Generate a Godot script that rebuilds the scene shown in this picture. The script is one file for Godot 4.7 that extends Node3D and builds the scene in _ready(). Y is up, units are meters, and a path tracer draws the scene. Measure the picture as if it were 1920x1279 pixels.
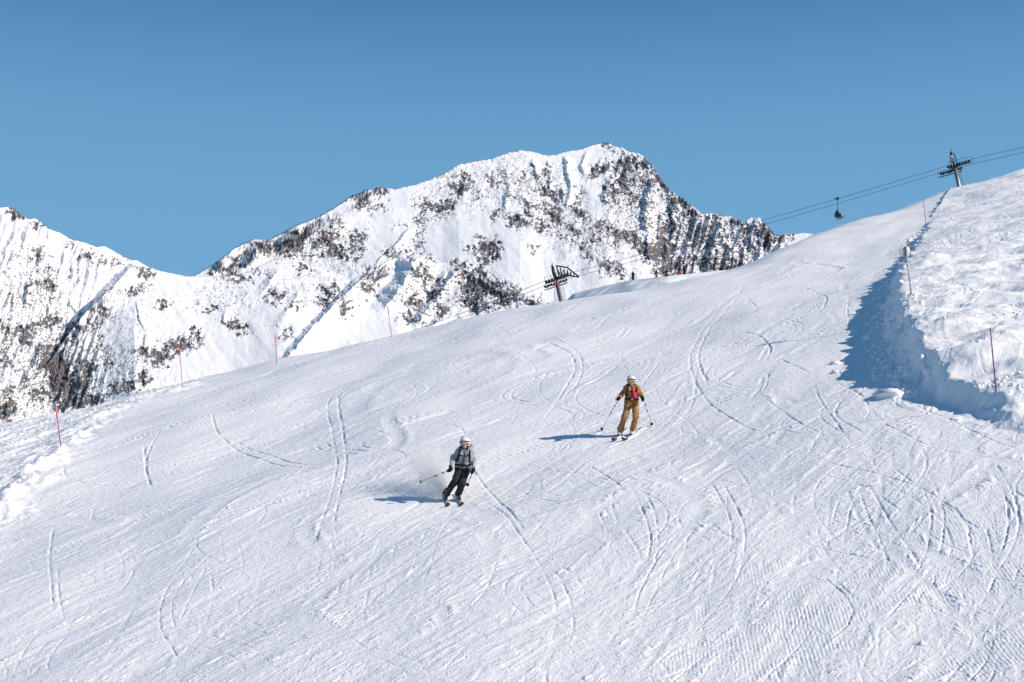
extends Node3D

# ---------------------------------------------------------------- camera model (pixels of the 1920 x 1279 photograph -> directions)
const F := 2637.0
const PITCH := 0.167362
const SUN := Vector3(0.776, 0.515, 0.32)
var cp := cos(PITCH)
var sp := sin(PITCH)

var rng := RandomNumberGenerator.new()
var mats := {}
var used := {}

# ---------------------------------------------------------------- small helpers
func ray(px: float, py: float) -> Vector2:          # (sideways, up) per metre forward
	var X := (px - 960.0) / F
	var Y := (639.5 - py) / F
	var w := cp - Y * sp
	return Vector2(X / w, (Y * cp + sp) / w)

func at(px: float, py: float, d: float) -> Vector3:
	var r := ray(px, py)
	return Vector3(r.x * d, r.y * d, -d)

func numbered(called: String) -> String:
	var n: int = used.get(called, 0)
	used[called] = n + 1
	return called if n == 0 else "%s_%03d" % [called, n]

func tag(o: Node, label: String, category: String, group := "") -> Node:
	o.set_meta("label", label)
	o.set_meta("category", category)
	if group != "":
		o.set_meta("group", group)
	return o

func thing(called: String, where: Vector3, label: String, category: String, group := "") -> Node3D:
	var o := Node3D.new()
	o.name = numbered(called)
	o.position = where
	add_child(o, true)
	tag(o, label, category, group)
	return o

func part(called: String, mesh: Mesh, m: Material, parent: Node3D, where := Vector3.ZERO) -> MeshInstance3D:
	var o := MeshInstance3D.new()
	o.name = called
	o.mesh = mesh
	o.material_override = m
	o.position = where
	parent.add_child(o, true)
	return o

func structure(called: String, mesh: Mesh, m: Material) -> MeshInstance3D:
	var o := MeshInstance3D.new()
	o.name = called
	o.mesh = mesh
	o.material_override = m
	add_child(o, true)
	o.set_meta("kind", "structure")
	return o

func mat(key: String, lin: Color, rough := 0.7, metal := 0.0) -> StandardMaterial3D:
	if not mats.has(key):
		var m := StandardMaterial3D.new()
		m.metallic_specular = 0.5 if rough < 0.55 else 0.22
		m.resource_name = key
		m.albedo_color = lin.linear_to_srgb()
		m.roughness = rough
		m.metallic = metal
		mats[key] = m
	return mats[key]

func noise(s: int, freq: float, kind := FastNoiseLite.TYPE_SIMPLEX, oct := 4, ridged := false) -> FastNoiseLite:
	var n := FastNoiseLite.new()
	n.seed = s
	n.noise_type = kind
	n.frequency = freq
	n.fractal_type = FastNoiseLite.FRACTAL_RIDGED if ridged else FastNoiseLite.FRACTAL_FBM
	n.fractal_octaves = oct
	return n

func lookup(pts: Array, x: float) -> float:        # piecewise linear y(x) of a list of [x, y]
	if x <= pts[0][0]:
		return pts[0][1]
	for i in range(1, pts.size()):
		if x <= pts[i][0]:
			var a: Array = pts[i - 1]
			var b: Array = pts[i]
			return lerpf(a[1], b[1], (x - a[0]) / (b[0] - a[0]))
	return pts[pts.size() - 1][1]

func grid_mesh(pos: PackedVector3Array, cols: int, rows: int, uv: PackedVector2Array, col: PackedColorArray) -> ArrayMesh:
	var nor := PackedVector3Array()
	nor.resize(pos.size())
	for r in rows:
		var ru := mini(r + 1, rows - 1) * cols
		var rd := maxi(r - 1, 0) * cols
		for c in cols:
			var i := r * cols + c
			var e: Vector3 = pos[r * cols + mini(c + 1, cols - 1)] - pos[r * cols + maxi(c - 1, 0)]
			var f: Vector3 = pos[ru + c] - pos[rd + c]
			nor[i] = e.cross(f).normalized()
	var idx := PackedInt32Array()
	idx.resize((cols - 1) * (rows - 1) * 6)
	var k := 0
	for r in rows - 1:
		for c in cols - 1:
			var i := r * cols + c
			idx[k] = i
			idx[k + 1] = i + cols
			idx[k + 2] = i + 1
			idx[k + 3] = i + 1
			idx[k + 4] = i + cols
			idx[k + 5] = i + cols + 1
			k += 6
	var a := []
	a.resize(Mesh.ARRAY_MAX)
	a[Mesh.ARRAY_VERTEX] = pos
	a[Mesh.ARRAY_NORMAL] = nor
	if uv.size():
		a[Mesh.ARRAY_TEX_UV] = uv
	if col.size():
		a[Mesh.ARRAY_COLOR] = col
	a[Mesh.ARRAY_INDEX] = idx
	var m := ArrayMesh.new()
	m.add_surface_from_arrays(Mesh.PRIMITIVE_TRIANGLES, a)
	return m

# a tube through points, radius per point (or one radius), capped
func tube(pts: Array, rad, sides := 8, squash := 1.0, flat_dir := Vector3.ZERO) -> ArrayMesh:
	var st := SurfaceTool.new()
	st.begin(Mesh.PRIMITIVE_TRIANGLES)
	add_tube(st, pts, rad, sides, squash, flat_dir)
	st.generate_normals()
	return st.commit()

func add_tube(st: SurfaceTool, pts: Array, rad, sides := 8, squash := 1.0, flat_dir := Vector3.ZERO) -> void:
	var rings := []
	var n := pts.size()
	for i in n:
		var dir: Vector3 = (pts[mini(i + 1, n - 1)] - pts[maxi(i - 1, 0)]).normalized()
		var side := dir.cross(flat_dir if flat_dir != Vector3.ZERO else (Vector3.UP if absf(dir.y) < 0.9 else Vector3.RIGHT)).normalized()
		var up := side.cross(dir).normalized()
		var r: float = rad[i] if rad is Array else rad
		var ring := []
		for k in sides:
			var t := TAU * k / sides
			ring.append(pts[i] + side * cos(t) * r + up * sin(t) * r * squash)
		rings.append(ring)
	for i in n - 1:
		for k in sides:
			var k2 := (k + 1) % sides
			for v in [rings[i][k], rings[i + 1][k], rings[i][k2], rings[i][k2], rings[i + 1][k], rings[i + 1][k2]]:
				st.add_vertex(v)
	for k in range(1, sides - 1):
		for v in [rings[0][0], rings[0][k], rings[0][k + 1]]:
			st.add_vertex(v)
		for v in [rings[n - 1][0], rings[n - 1][k + 1], rings[n - 1][k]]:
			st.add_vertex(v)

func add_box(st: SurfaceTool, t: Transform3D, s: Vector3, bev := 0.0) -> void:
	var h := s * 0.5
	var corner := func(x: float, y: float, z: float) -> Vector3: return t * Vector3(x, y, z)
	if bev <= 0.0:
		var b := BoxMesh.new()
		b.size = s
		st.append_from(b, 0, t)
		return
	var prof := []
	for q in [[1, 1], [-1, 1], [-1, -1], [1, -1]]:
		var cx: float = q[0]
		var cy: float = q[1]
		if cx * cy > 0:
			prof.append(Vector2(cx * h.x, cy * (h.y - bev)))
			prof.append(Vector2(cx * (h.x - bev), cy * h.y))
		else:
			prof.append(Vector2(cx * (h.x - bev), cy * h.y))
			prof.append(Vector2(cx * h.x, cy * (h.y - bev)))
	var zs := [-h.z, -h.z + bev, h.z - bev, h.z]
	var sc := [1.0 - bev / maxf(h.x, h.y), 1.0, 1.0, 1.0 - bev / maxf(h.x, h.y)]
	for i in 3:
		for k in 8:
			var p: Vector2 = prof[k]
			var q2: Vector2 = prof[(k + 1) % 8]
			var a: Vector3 = corner.call(p.x * sc[i], p.y * sc[i], zs[i])
			var b2: Vector3 = corner.call(q2.x * sc[i], q2.y * sc[i], zs[i])
			var c: Vector3 = corner.call(p.x * sc[i + 1], p.y * sc[i + 1], zs[i + 1])
			var d: Vector3 = corner.call(q2.x * sc[i + 1], q2.y * sc[i + 1], zs[i + 1])
			for v in [a, c, b2, b2, c, d]:
				st.add_vertex(v)
	for e in [0, 3]:
		for k in range(1, 7):
			var tri := [prof[0], prof[k], prof[k + 1]]
			if e == 3:
				tri = [prof[0], prof[k + 1], prof[k]]
			for v in tri:
				st.add_vertex(corner.call(v.x * sc[e], v.y * sc[e], zs[e]))

func box_mesh(t: Transform3D, s: Vector3, bev := 0.0) -> ArrayMesh:
	var st := SurfaceTool.new()
	st.begin(Mesh.PRIMITIVE_TRIANGLES)
	add_box(st, t, s, bev)
	if bev > 0.0:
		st.generate_normals()
	return st.commit()

# ---------------------------------------------------------------- smooth bodies: capsules joined by a smooth minimum, meshed as surface nets
func blob(bones: Array, cell: float, soft: float, rough := 0.0, seed_ := 1) -> ArrayMesh:
	var lo := Vector3.INF
	var hi := -Vector3.INF
	for b in bones:
		var rr: float = maxf(b[2], b[3])
		for p in [b[0], b[1]]:
			lo = lo.min(p - Vector3.ONE * rr)
			hi = hi.max(p + Vector3.ONE * rr)
	lo -= Vector3.ONE * (cell * 3.0 + soft * 0.4)
	hi += Vector3.ONE * (cell * 3.0 + soft * 0.4)
	var nx := int(ceil((hi.x - lo.x) / cell)) + 1
	var ny := int(ceil((hi.y - lo.y) / cell)) + 1
	var nz := int(ceil((hi.z - lo.z) / cell)) + 1
	var f := PackedFloat32Array()
	f.resize(nx * ny * nz)
	f.fill(9.0)
	for b in bones:
		var a: Vector3 = b[0]
		var c: Vector3 = b[1]
		var ra: float = b[2]
		var rb: float = b[3]
		var m := maxf(ra, rb) + soft + cell * 2.0
		var l2 := ((a.min(c) - Vector3.ONE * m - lo) / cell).floor()
		var h2 := ((a.max(c) + Vector3.ONE * m - lo) / cell).ceil()
		var ac := c - a
		var len2 := maxf(ac.length_squared(), 1e-9)
		for z in range(maxi(0, int(l2.z)), mini(nz, int(h2.z) + 1)):
			for y in range(maxi(0, int(l2.y)), mini(ny, int(h2.y) + 1)):
				var row := (z * ny + y) * nx
				for x in range(maxi(0, int(l2.x)), mini(nx, int(h2.x) + 1)):
					var p := lo + Vector3(x, y, z) * cell
					var t := clampf((p - a).dot(ac) / len2, 0.0, 1.0)
					var d := (p - a - ac * t).length() - lerpf(ra, rb, t)
					var o := f[row + x]
					var hh := maxf(soft - absf(o - d), 0.0) / soft
					f[row + x] = minf(o, d) - hh * hh * soft * 0.25
	if rough > 0.0:
		var n := noise(seed_, 9.0, FastNoiseLite.TYPE_SIMPLEX, 2)
		for z in nz:
			for y in ny:
				var row := (z * ny + y) * nx
				for x in nx:
					if absf(f[row + x]) < 0.1:
						f[row + x] += n.get_noise_3d(x * cell, y * cell * 0.6, z * cell) * rough
	var verts := PackedVector3Array()
	var nors := PackedVector3Array()
	var idx := PackedInt32Array()
	var vid := PackedInt32Array()
	vid.resize(nx * ny * nz)
	vid.fill(-1)
	var sxy := nx * ny
	var offs := [0, 1, nx, nx + 1, sxy, sxy + 1, sxy + nx, sxy + nx + 1]
	for z in nz - 1:
		for y in ny - 1:
			for x in nx - 1:
				var i := (z * ny + y) * nx + x
				var v0 := f[i]
				if absf(v0) > cell * 3.0:
					continue
				var v1 := f[i + 1]
				var v2 := f[i + nx]
				var v3 := f[i + nx + 1]
				var v4 := f[i + sxy]
				var v5 := f[i + sxy + 1]
				var v6 := f[i + sxy + nx]
				var v7 := f[i + sxy + nx + 1]
				var neg := int(v0 < 0) + int(v1 < 0) + int(v2 < 0) + int(v3 < 0) + int(v4 < 0) + int(v5 < 0) + int(v6 < 0) + int(v7 < 0)
				if neg == 0 or neg == 8:
					continue
				var vals := [v0, v1, v2, v3, v4, v5, v6, v7]
				var sum := Vector3.ZERO
				var cnt := 0
				for e in [[0, 1], [2, 3], [4, 5], [6, 7], [0, 2], [1, 3], [4, 6], [5, 7], [0, 4], [1, 5], [2, 6], [3, 7]]:
					var p: float = vals[e[0]]
					var q: float = vals[e[1]]
					if (p < 0) != (q < 0):
						var t := p / (p - q)
						var A := Vector3(e[0] & 1, (e[0] >> 1) & 1, e[0] >> 2)
						var B := Vector3(e[1] & 1, (e[1] >> 1) & 1, e[1] >> 2)
						sum += A.lerp(B, t)
						cnt += 1
				vid[i] = verts.size()
				verts.append(lo + (Vector3(x, y, z) + sum / cnt) * cell)
				var g := Vector3(v1 + v3 + v5 + v7 - v0 - v2 - v4 - v6, v2 + v3 + v6 + v7 - v0 - v1 - v4 - v5, v4 + v5 + v6 + v7 - v0 - v1 - v2 - v3)
				nors.append(g.normalized())
	for z in range(1, nz - 1):
		for y in range(1, ny - 1):
			for x in range(1, nx - 1):
				var i := (z * ny + y) * nx + x
				var v := f[i]
				if absf(v) > cell * 2.0:
					continue
				for ax in 3:
					var st_: int = [1, nx, sxy][ax]
					var w := f[i + st_]
					if (v < 0) == (w < 0):
						continue
					var s1: int = [nx, sxy, 1][ax]
					var s2: int = [sxy, 1, nx][ax]
					var q := [vid[i], vid[i - s1], vid[i - s1 - s2], vid[i - s2]]
					if q[0] < 0 or q[1] < 0 or q[2] < 0 or q[3] < 0:
						continue
					if v < 0:
						idx.append_array(PackedInt32Array([q[0], q[2], q[1], q[0], q[3], q[2]]))
					else:
						idx.append_array(PackedInt32Array([q[0], q[1], q[2], q[0], q[2], q[3]]))
	var arr := []
	arr.resize(Mesh.ARRAY_MAX)
	arr[Mesh.ARRAY_VERTEX] = verts
	arr[Mesh.ARRAY_NORMAL] = nors
	arr[Mesh.ARRAY_INDEX] = idx
	var am := ArrayMesh.new()
	am.add_surface_from_arrays(Mesh.PRIMITIVE_TRIANGLES, arr)
	return am

# ---------------------------------------------------------------- the piste: height as a function of place
const SKYLINE := [[-400, 905], [-200, 853], [0, 802], [60, 787], [120, 776], [190, 762], [260, 742], [340, 725], [420, 705], [520, 681], [620, 658], [730, 630], [800, 614], [900, 592], [980, 578], [1040, 573], [1100, 565], [1170, 554], [1260, 536], [1350, 514], [1400, 501], [1450, 477], [1530, 440], [1600, 418], [1700, 386], [1750, 366], [1800, 350], [1860, 336], [1920, 319], [2150, 262], [2500, 190]]
const ROLL := 0.006
var crest_u := []
var crest_d := []
var bank := []                # [x, d, height] along the foot of the bank
var ledge := []               # [x, d] along the edge of the groomed snow
var n_big := noise(11, 0.055, FastNoiseLite.TYPE_SIMPLEX, 3)
var n_mid := noise(12, 0.35, FastNoiseLite.TYPE_SIMPLEX, 3)
var n_fine := noise(13, 2.2, FastNoiseLite.TYPE_SIMPLEX, 3)
var n_chunk := noise(14, 1.3, FastNoiseLite.TYPE_CELLULAR, 2)
var n_wind := noise(15, 0.5, FastNoiseLite.TYPE_SIMPLEX, 4, true)

func plane(x: float, d: float) -> float:
	var p := -8.2 + 0.3 * d + 0.17 * x
	var q := -2.2 + 0.12 * x
	return 0.5 * (p + q + sqrt((p - q) * (p - q) + 0.25))

func setup_ground() -> void:
	for px in range(-400, 2501, 20):
		var best := ray(px, lookup(SKYLINE, px))
		var A := 0.3 + 0.17 * best.x
		var lo := 5.0
		var hi := 400.0
		for k in 40:
			var d0 := (lo + hi) * 0.5
			var ds := sqrt(d0 * d0 + 8.2 / ROLL)
			var e := A - 8.2 / ds - ROLL * (ds - d0) * (ds - d0) / ds
			if e < best.y:
				lo = d0
			else:
				hi = d0
		crest_u.append(best.x)
		crest_d.append(lo)
	# smooth the crest distance
	for pass_ in 3:
		var c := crest_d.duplicate()
		for i in range(1, c.size() - 1):
			crest_d[i] = (c[i - 1] + 2.0 * c[i] + c[i + 1]) / 4.0
	for b in [[1745, 405, 0.1], [1728, 430, 0.25], [1692, 500, 0.6], [1668, 560, 0.85], [1660, 610, 0.95], [1668, 660, 1.0], [1688, 705, 1.0], [1735, 748, 0.85], [1800, 785, 0.55], [1860, 810, 0.35], [1960, 845, 0.22], [2100, 880, 0.2]]:
		var r := ray(b[0], b[1])
		var d := 8.2 / (0.3 + 0.17 * r.x - r.y)
		bank.append(Vector3(r.x * d, d, b[2]))
	for b in [[-150, 1120], [0, 968], [40, 925], [90, 880], [150, 815], [200, 778], [290, 742], [400, 715]]:
		var r := ray(b[0], b[1])
		var d := 8.2 / (0.3 + 0.17 * r.x - r.y)
		ledge.append(Vector2(r.x * d, d))

func crest_at(u: float) -> float:
	var i := 0
	var j := crest_u.size() - 1
	if u <= crest_u[0]:
		return crest_d[0]
	if u >= crest_u[j]:
		return crest_d[j]
	while j - i > 1:
		var m := (i + j) >> 1
		if crest_u[m] <= u:
			i = m
		else:
			j = m
	return lerpf(crest_d[i], crest_d[j], (u - crest_u[i]) / (crest_u[j] - crest_u[i]))

func bank_at(x: float, d: float) -> Vector2:           # (signed distance, positive on the bank; its height there)
	var best := 1e9
	var sgn := 1.0
	var h := 0.0
	for i in bank.size() - 1:
		var a: Vector3 = bank[i]
		var b: Vector3 = bank[i + 1]
		var ex := b.x - a.x
		var ey := b.y - a.y
		var t := clampf(((x - a.x) * ex + (d - a.y) * ey) / (ex * ex + ey * ey), 0.0, 1.0)
		var qx := x - a.x - ex * t
		var qy := d - a.y - ey * t
		var dd := qx * qx + qy * qy
		if dd < best:
			best = dd
			sgn = 1.0 if ex * (d - a.y) - ey * (x - a.x) > 0.0 else -1.0
			h = lerpf(a.z, b.z, t)
	return Vector2(sqrt(best) * sgn, h)

func ledge_at(x: float, d: float) -> float:             # positive on the untouched side
	var best := 1e9
	var sgn := 1.0
	for i in ledge.size() - 1:
		var a: Vector2 = ledge[i]
		var b: Vector2 = ledge[i + 1]
		var e := b - a
		var w := Vector2(x, d) - a
		var t := clampf(w.dot(e) / e.length_squared(), 0.0, 1.0)
		var q := w - e * t
		if q.length_squared() < best:
			best = q.length_squared()
			sgn = 1.0 if e.x * w.y - e.y * w.x > 0.0 else -1.0
	return sqrt(best) * sgn

func ground(x: float, d: float) -> float:
	var y := plane(x, d)
	var u := x / maxf(d, 1.0)
	var over := d - crest_at(u)
	if over > 0.0:
		y -= ROLL * (over * over if over < 60.0 else 3600.0 + 120.0 * (over - 60.0))
	y += n_big.get_noise_2d(x, d * 0.7) * 0.30
	# along and across the fall line
	var al := x * 0.49 + d * 0.87
	var ac := x * 0.87 - d * 0.49
	y += n_mid.get_noise_2d(ac * 1.1, al * 0.30) * 0.028
	var rough := 0.0
	if u > 0.19 and d > 24.0:
		var b := bank_at(x, d)
		if b.x > -3.0:
			var s := b.x + n_mid.get_noise_2d(x * 1.7 + 40.0, d * 1.7) * 0.28
			var wall := smoothstep(-0.05, 0.62, s)
			y += b.y * wall * (1.0 + 0.16 * n_mid.get_noise_2d(x * 0.9, d * 0.9 + 90.0))
			y += b.y * 0.16 * smoothstep(0.1, 1.5, s) * (1.0 - smoothstep(1.5, 5.0, s))
			rough = smoothstep(-0.6, 0.5, s)
			if s > -1.2 and s < 0.9:                  # broken snow along the wall
				var k := (1.0 - absf(s + 0.1) / 1.1) * b.y
				y += maxf(0.0, k) * (0.14 - 0.22 * (n_chunk.get_noise_2d(x * 1.2, d * 1.2) + 1.0) * 0.5)
			y += rough * (n_wind.get_noise_2d(x * 0.22, d * 0.55) * 0.09 + n_mid.get_noise_2d(x * 0.5, d * 1.1) * 0.10)
	elif u < -0.16 and d > 20.0:
		var s := ledge_at(x, d) + n_mid.get_noise_2d(x, d) * 0.5
		if s > -2.5:
			rough = smoothstep(-0.5, 0.5, s) * smoothstep(-0.19, -0.25, u)
			y += 0.17 * smoothstep(-0.19, -0.25, u) * smoothstep(64.0, 52.0, d) * exp(-s * s / 0.16) * (0.55 + 1.1 * n_mid.get_noise_2d(x * 1.8, d * 1.8)) + 0.10 * rough
			y += 0.16 * smoothstep(-0.19, -0.25, u) * exp(-s * s / 0.8) * -n_chunk.get_noise_2d(x * 1.5, d * 1.5)
			y += rough * (n_wind.get_noise_2d(ac * 0.9, al * 0.25) * 0.12 + n_mid.get_noise_2d(x, d * 1.4) * 0.08)
	if rough > 0.0:
		var patch := smoothstep(0.02, 0.34, n_mid.get_noise_2d(x * 0.3 + 300.0, d * 0.7))
		y += rough * patch * (0.05 - 0.06 * (n_chunk.get_noise_2d(x * 2.6, d * 2.6) + 1.0))
	return y

func on_ground(px: float, py: float) -> Vector3:        # the spot of the snow seen at that pixel
	var r := ray(px, py)
	var d := 14.0
	var prev := d
	while d < 200.0:
		if ground(r.x * d, d) > r.y * d:
			break
		prev = d
		d += 0.5
	var lo := prev
	var hi := d
	for k in 20:
		var m := (lo + hi) * 0.5
		if ground(r.x * m, m) > r.y * m:
			hi = m
		else:
			lo = m
	return Vector3(r.x * hi, ground(r.x * hi, hi), -hi)

# tracks pressed into the snow sheet: rows run in 1 / distance, columns in sideways / distance
var g_cols := 0
var g_rows := 0
var g_u0 := -0.41
var g_du := 0.00088
var g_i0 := 1.0 / 18.5
var g_di := 0.0
var dense_c := 0
var pressed := PackedFloat32Array()

func press(a: Vector2, b: Vector2, w: float, deep: float, berm: float) -> void:      # one straight piece of a track, in (x, d)
	var e := b - a
	var L := e.length()
	if L < 0.001:
		return
	e /= L
	var dm := clampf((a.y + b.y) * 0.5, 19.0, 90.0)
	var reach := w * 2.4
	var d_lo := minf(a.y, b.y) - reach
	var d_hi := maxf(a.y, b.y) + reach
	if d_lo < 18.6 or d_hi > 105.0:
		return
	var r0 := maxi(0, int((g_i0 - 1.0 / d_lo) / g_di))
	var r1 := mini(g_rows - 1, int((g_i0 - 1.0 / d_hi) / g_di) + 1)
	var x_lo := minf(a.x, b.x) - reach
	var x_hi := maxf(a.x, b.x) + reach
	for r in range(r0, r1 + 1):
		var d := 1.0 / (g_i0 - r * g_di)
		var c0 := maxi(0, int((x_lo / d - g_u0) / g_du))
		var c1 := mini(dense_c - 1, int((x_hi / d - g_u0) / g_du) + 1)
		for c in range(c0, c1 + 1):
			var q := Vector2((g_u0 + c * g_du) * d, d) - a
			var t := q.dot(e)
			if t < -w * 0.5 or t > L + w * 0.5:
				continue
			var s := (q.x * e.y - q.y * e.x) / w
			var k := r * dense_c + c
			if s > -1.0 and s < 1.0:
				var v := -deep * (1.0 - s * s)
				pressed[k] = minf(pressed[k], v) if pressed[k] <= 0.0 else v
			elif s > -2.4 and s < 2.4:
				var o := absf(s) - 1.0
				var v := berm * (0.4 if s > 0 else 1.0) * (1.0 - absf(o - 0.5) / 0.9)
				if v > pressed[k] and pressed[k] >= 0.0:
					pressed[k] = v

func track(pts: Array, w: float, deep: float, berm: float) -> void:                    # points in (x, d), smoothed
	var n := pts.size()
	var total := maxf(1.0, n - 1.0)
	for i in n - 1:
		var p0: Vector2 = pts[maxi(i - 1, 0)]
		var p1: Vector2 = pts[i]
		var p2: Vector2 = pts[i + 1]
		var p3: Vector2 = pts[mini(i + 2, n - 1)]
		var steps := clampi(int(p1.distance_to(p2) / 0.45), 1, 14)
		var last := p1
		for k in range(1, steps + 1):
			var q := p1.cubic_interpolate(p2, p0, p3, float(k) / steps)
			var along := (i + float(k) / steps) / total
			var fade := (0.75 + 0.75 * n_fine.get_noise_2d(q.x * 0.4, q.y * 0.4)) * clampf(minf(along, 1.0 - along) * 7.0, 0.0, 1.0)
			var far := clampf(q.y / 32.0, 0.9, 1.45)             # old tracks on the upper slope are wider, skied many times
			press(last, q, w * far, deep * fade * far, berm * fade * far)
			last = q

func track_px(px: Array, w := 0.05, deep := 0.035, berm := 0.02) -> void:
	var pts := []
	for p in px:
		var r := ray(p[0], p[1])
		var d := 8.2 / (0.3 + 0.17 * r.x - r.y)
		for k in 4:
			d += (r.y * d - plane(r.x * d, d)) / (0.3 + 0.17 * r.x - r.y)
		pts.append(Vector2(r.x * d, d))
	track(pts, w, deep, berm)

const TRACKS := [
	[[390, 1052], [325, 1100], [302, 1140], [301, 1185], [322, 1220], [345, 1262]], [[397, 1055], [345, 1100], [322, 1140], [327, 1180], [347, 1200]], [[395, 1062], [362, 1120], [347, 1150], [332, 1178]],
	[[100, 985], [92, 1052], [95, 1110], [100, 1162]], [[107, 1080], [110, 1132], [122, 1175]],
	[[750, 680], [700, 702], [650, 727], [616, 752], [622, 800], [631, 855], [631, 885], [622, 930], [610, 977], [585, 1035], [562, 1087]], [[690, 718], [640, 738], [635, 755], [642, 797], [649, 855], [647, 890], [637, 935], [630, 977], [627, 1005], [637, 1052]],
	[[645, 1207], [665, 1220], [680, 1232], [685, 1245]], [[900, 925], [940, 967], [972, 1012], [1005, 1057], [1027, 1100], [1041, 1135], [1041, 1172], [1035, 1212], [1017, 1247]],
	[[1045, 1090], [1067, 1127], [1074, 1165], [1072, 1200], [1042, 1252]], [[1180, 915], [1202, 960], [1215, 995], [1221, 1025], [1215, 1052], [1205, 1075]], [[1205, 925], [1225, 965], [1234, 1005], [1232, 1045], [1222, 1080]],
	[[1297, 985], [1255, 1027], [1222, 1072], [1197, 1115], [1187, 1155], [1182, 1190]], [[1300, 1005], [1262, 1050], [1232, 1100], [1217, 1130], [1207, 1160], [1201, 1197]],
	[[1330, 900], [1360, 960], [1372, 997], [1370, 1042], [1362, 1067]], [[1350, 900], [1382, 962], [1396, 1000], [1395, 1040], [1382, 1085], [1335, 1147], [1305, 1180], [1282, 1212]], [[1235, 1240], [1252, 1255], [1260, 1277]],
	[[1740, 900], [1767, 960], [1770, 997], [1760, 1040], [1735, 1075], [1690, 1125], [1662, 1155], [1662, 1172], [1680, 1189], [1727, 1197], [1802, 1206], [1915, 1221]], [[1715, 900], [1743, 960], [1746, 997], [1737, 1035], [1727, 1057], [1680, 1110], [1630, 1150]],
	[[1740, 1095], [1702, 1140], [1697, 1167]], [[1610, 930], [1627, 970], [1645, 1002], [1657, 1030], [1672, 1065], [1685, 1085]], [[1630, 925], [1655, 962], [1680, 1000], [1710, 1035], [1730, 1067]],
	[[1510, 1020], [1585, 1035], [1625, 1042], [1660, 1051]], [[1690, 1012], [1712, 1029], [1765, 1040], [1812, 1062]], [[1550, 1085], [1580, 1110], [1600, 1140], [1590, 1167], [1560, 1190], [1502, 1210]], [[1562, 1082], [1597, 1115], [1615, 1140]],
	[[1440, 1130], [1500, 1135], [1567, 1142], [1647, 1149]], [[1500, 1245], [1580, 1237], [1652, 1225], [1785, 1210], [1865, 1204], [1920, 1200]], [[1772, 962], [1835, 997], [1907, 1000]], [[1792, 967], [1815, 1000], [1827, 1060]], [[1850, 997], [1860, 1035], [1860, 1085]], [[1910, 960], [1907, 1010], [1865, 1077], [1850, 1115]],
	[[394, 777], [407, 810], [430, 825], [500, 855], [565, 877], [605, 887]], [[440, 820], [500, 840], [550, 860], [612, 877]],
	[[1395, 540], [1380, 555], [1345, 580], [1312, 622], [1296, 655], [1295, 687], [1312, 722], [1350, 760], [1390, 787], [1450, 812], [1560, 835]], [[1405, 545], [1360, 580], [1325, 620], [1310, 660], [1315, 690], [1335, 730]],
	[[1390, 620], [1420, 627], [1440, 640], [1445, 652], [1435, 672]], [[1400, 562], [1417, 572], [1412, 587], [1390, 605]], [[1500, 535], [1530, 545], [1550, 560], [1545, 580], [1530, 595]], [[1592, 565], [1590, 585], [1592, 605], [1602, 655]], [[1440, 695], [1437, 715], [1427, 727]],
	[[1570, 715], [1610, 740], [1630, 770], [1622, 795], [1590, 820]], [[1527, 717], [1540, 752], [1567, 797], [1590, 840]], [[1440, 742], [1495, 790], [1550, 830]], [[1465, 670], [1520, 695]], [[1000, 640], [1060, 660], [1078, 690], [1050, 740], [1010, 790]], [[1020, 630], [1075, 655], [1092, 690], [1070, 740]],
	[[1110, 870], [1150, 900], [1175, 940]], [[1690, 755], [1760, 790], [1840, 830], [1920, 860]], [[1640, 800], [1740, 850], [1830, 870], [1919, 880]], [[1560, 880], [1650, 905], [1740, 940], [1760, 985]], [[1540, 900], [1630, 930], [1690, 970]],
	[[270, 840], [275, 880], [285, 910]], [[300, 815], [278, 850], [272, 885]], [[880, 870], [930, 930], [985, 1010]], [[1860, 900], [1890, 960], [1880, 1030], [1830, 1090]], [[1870, 890], [1908, 960], [1915, 1030]],
]

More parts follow.
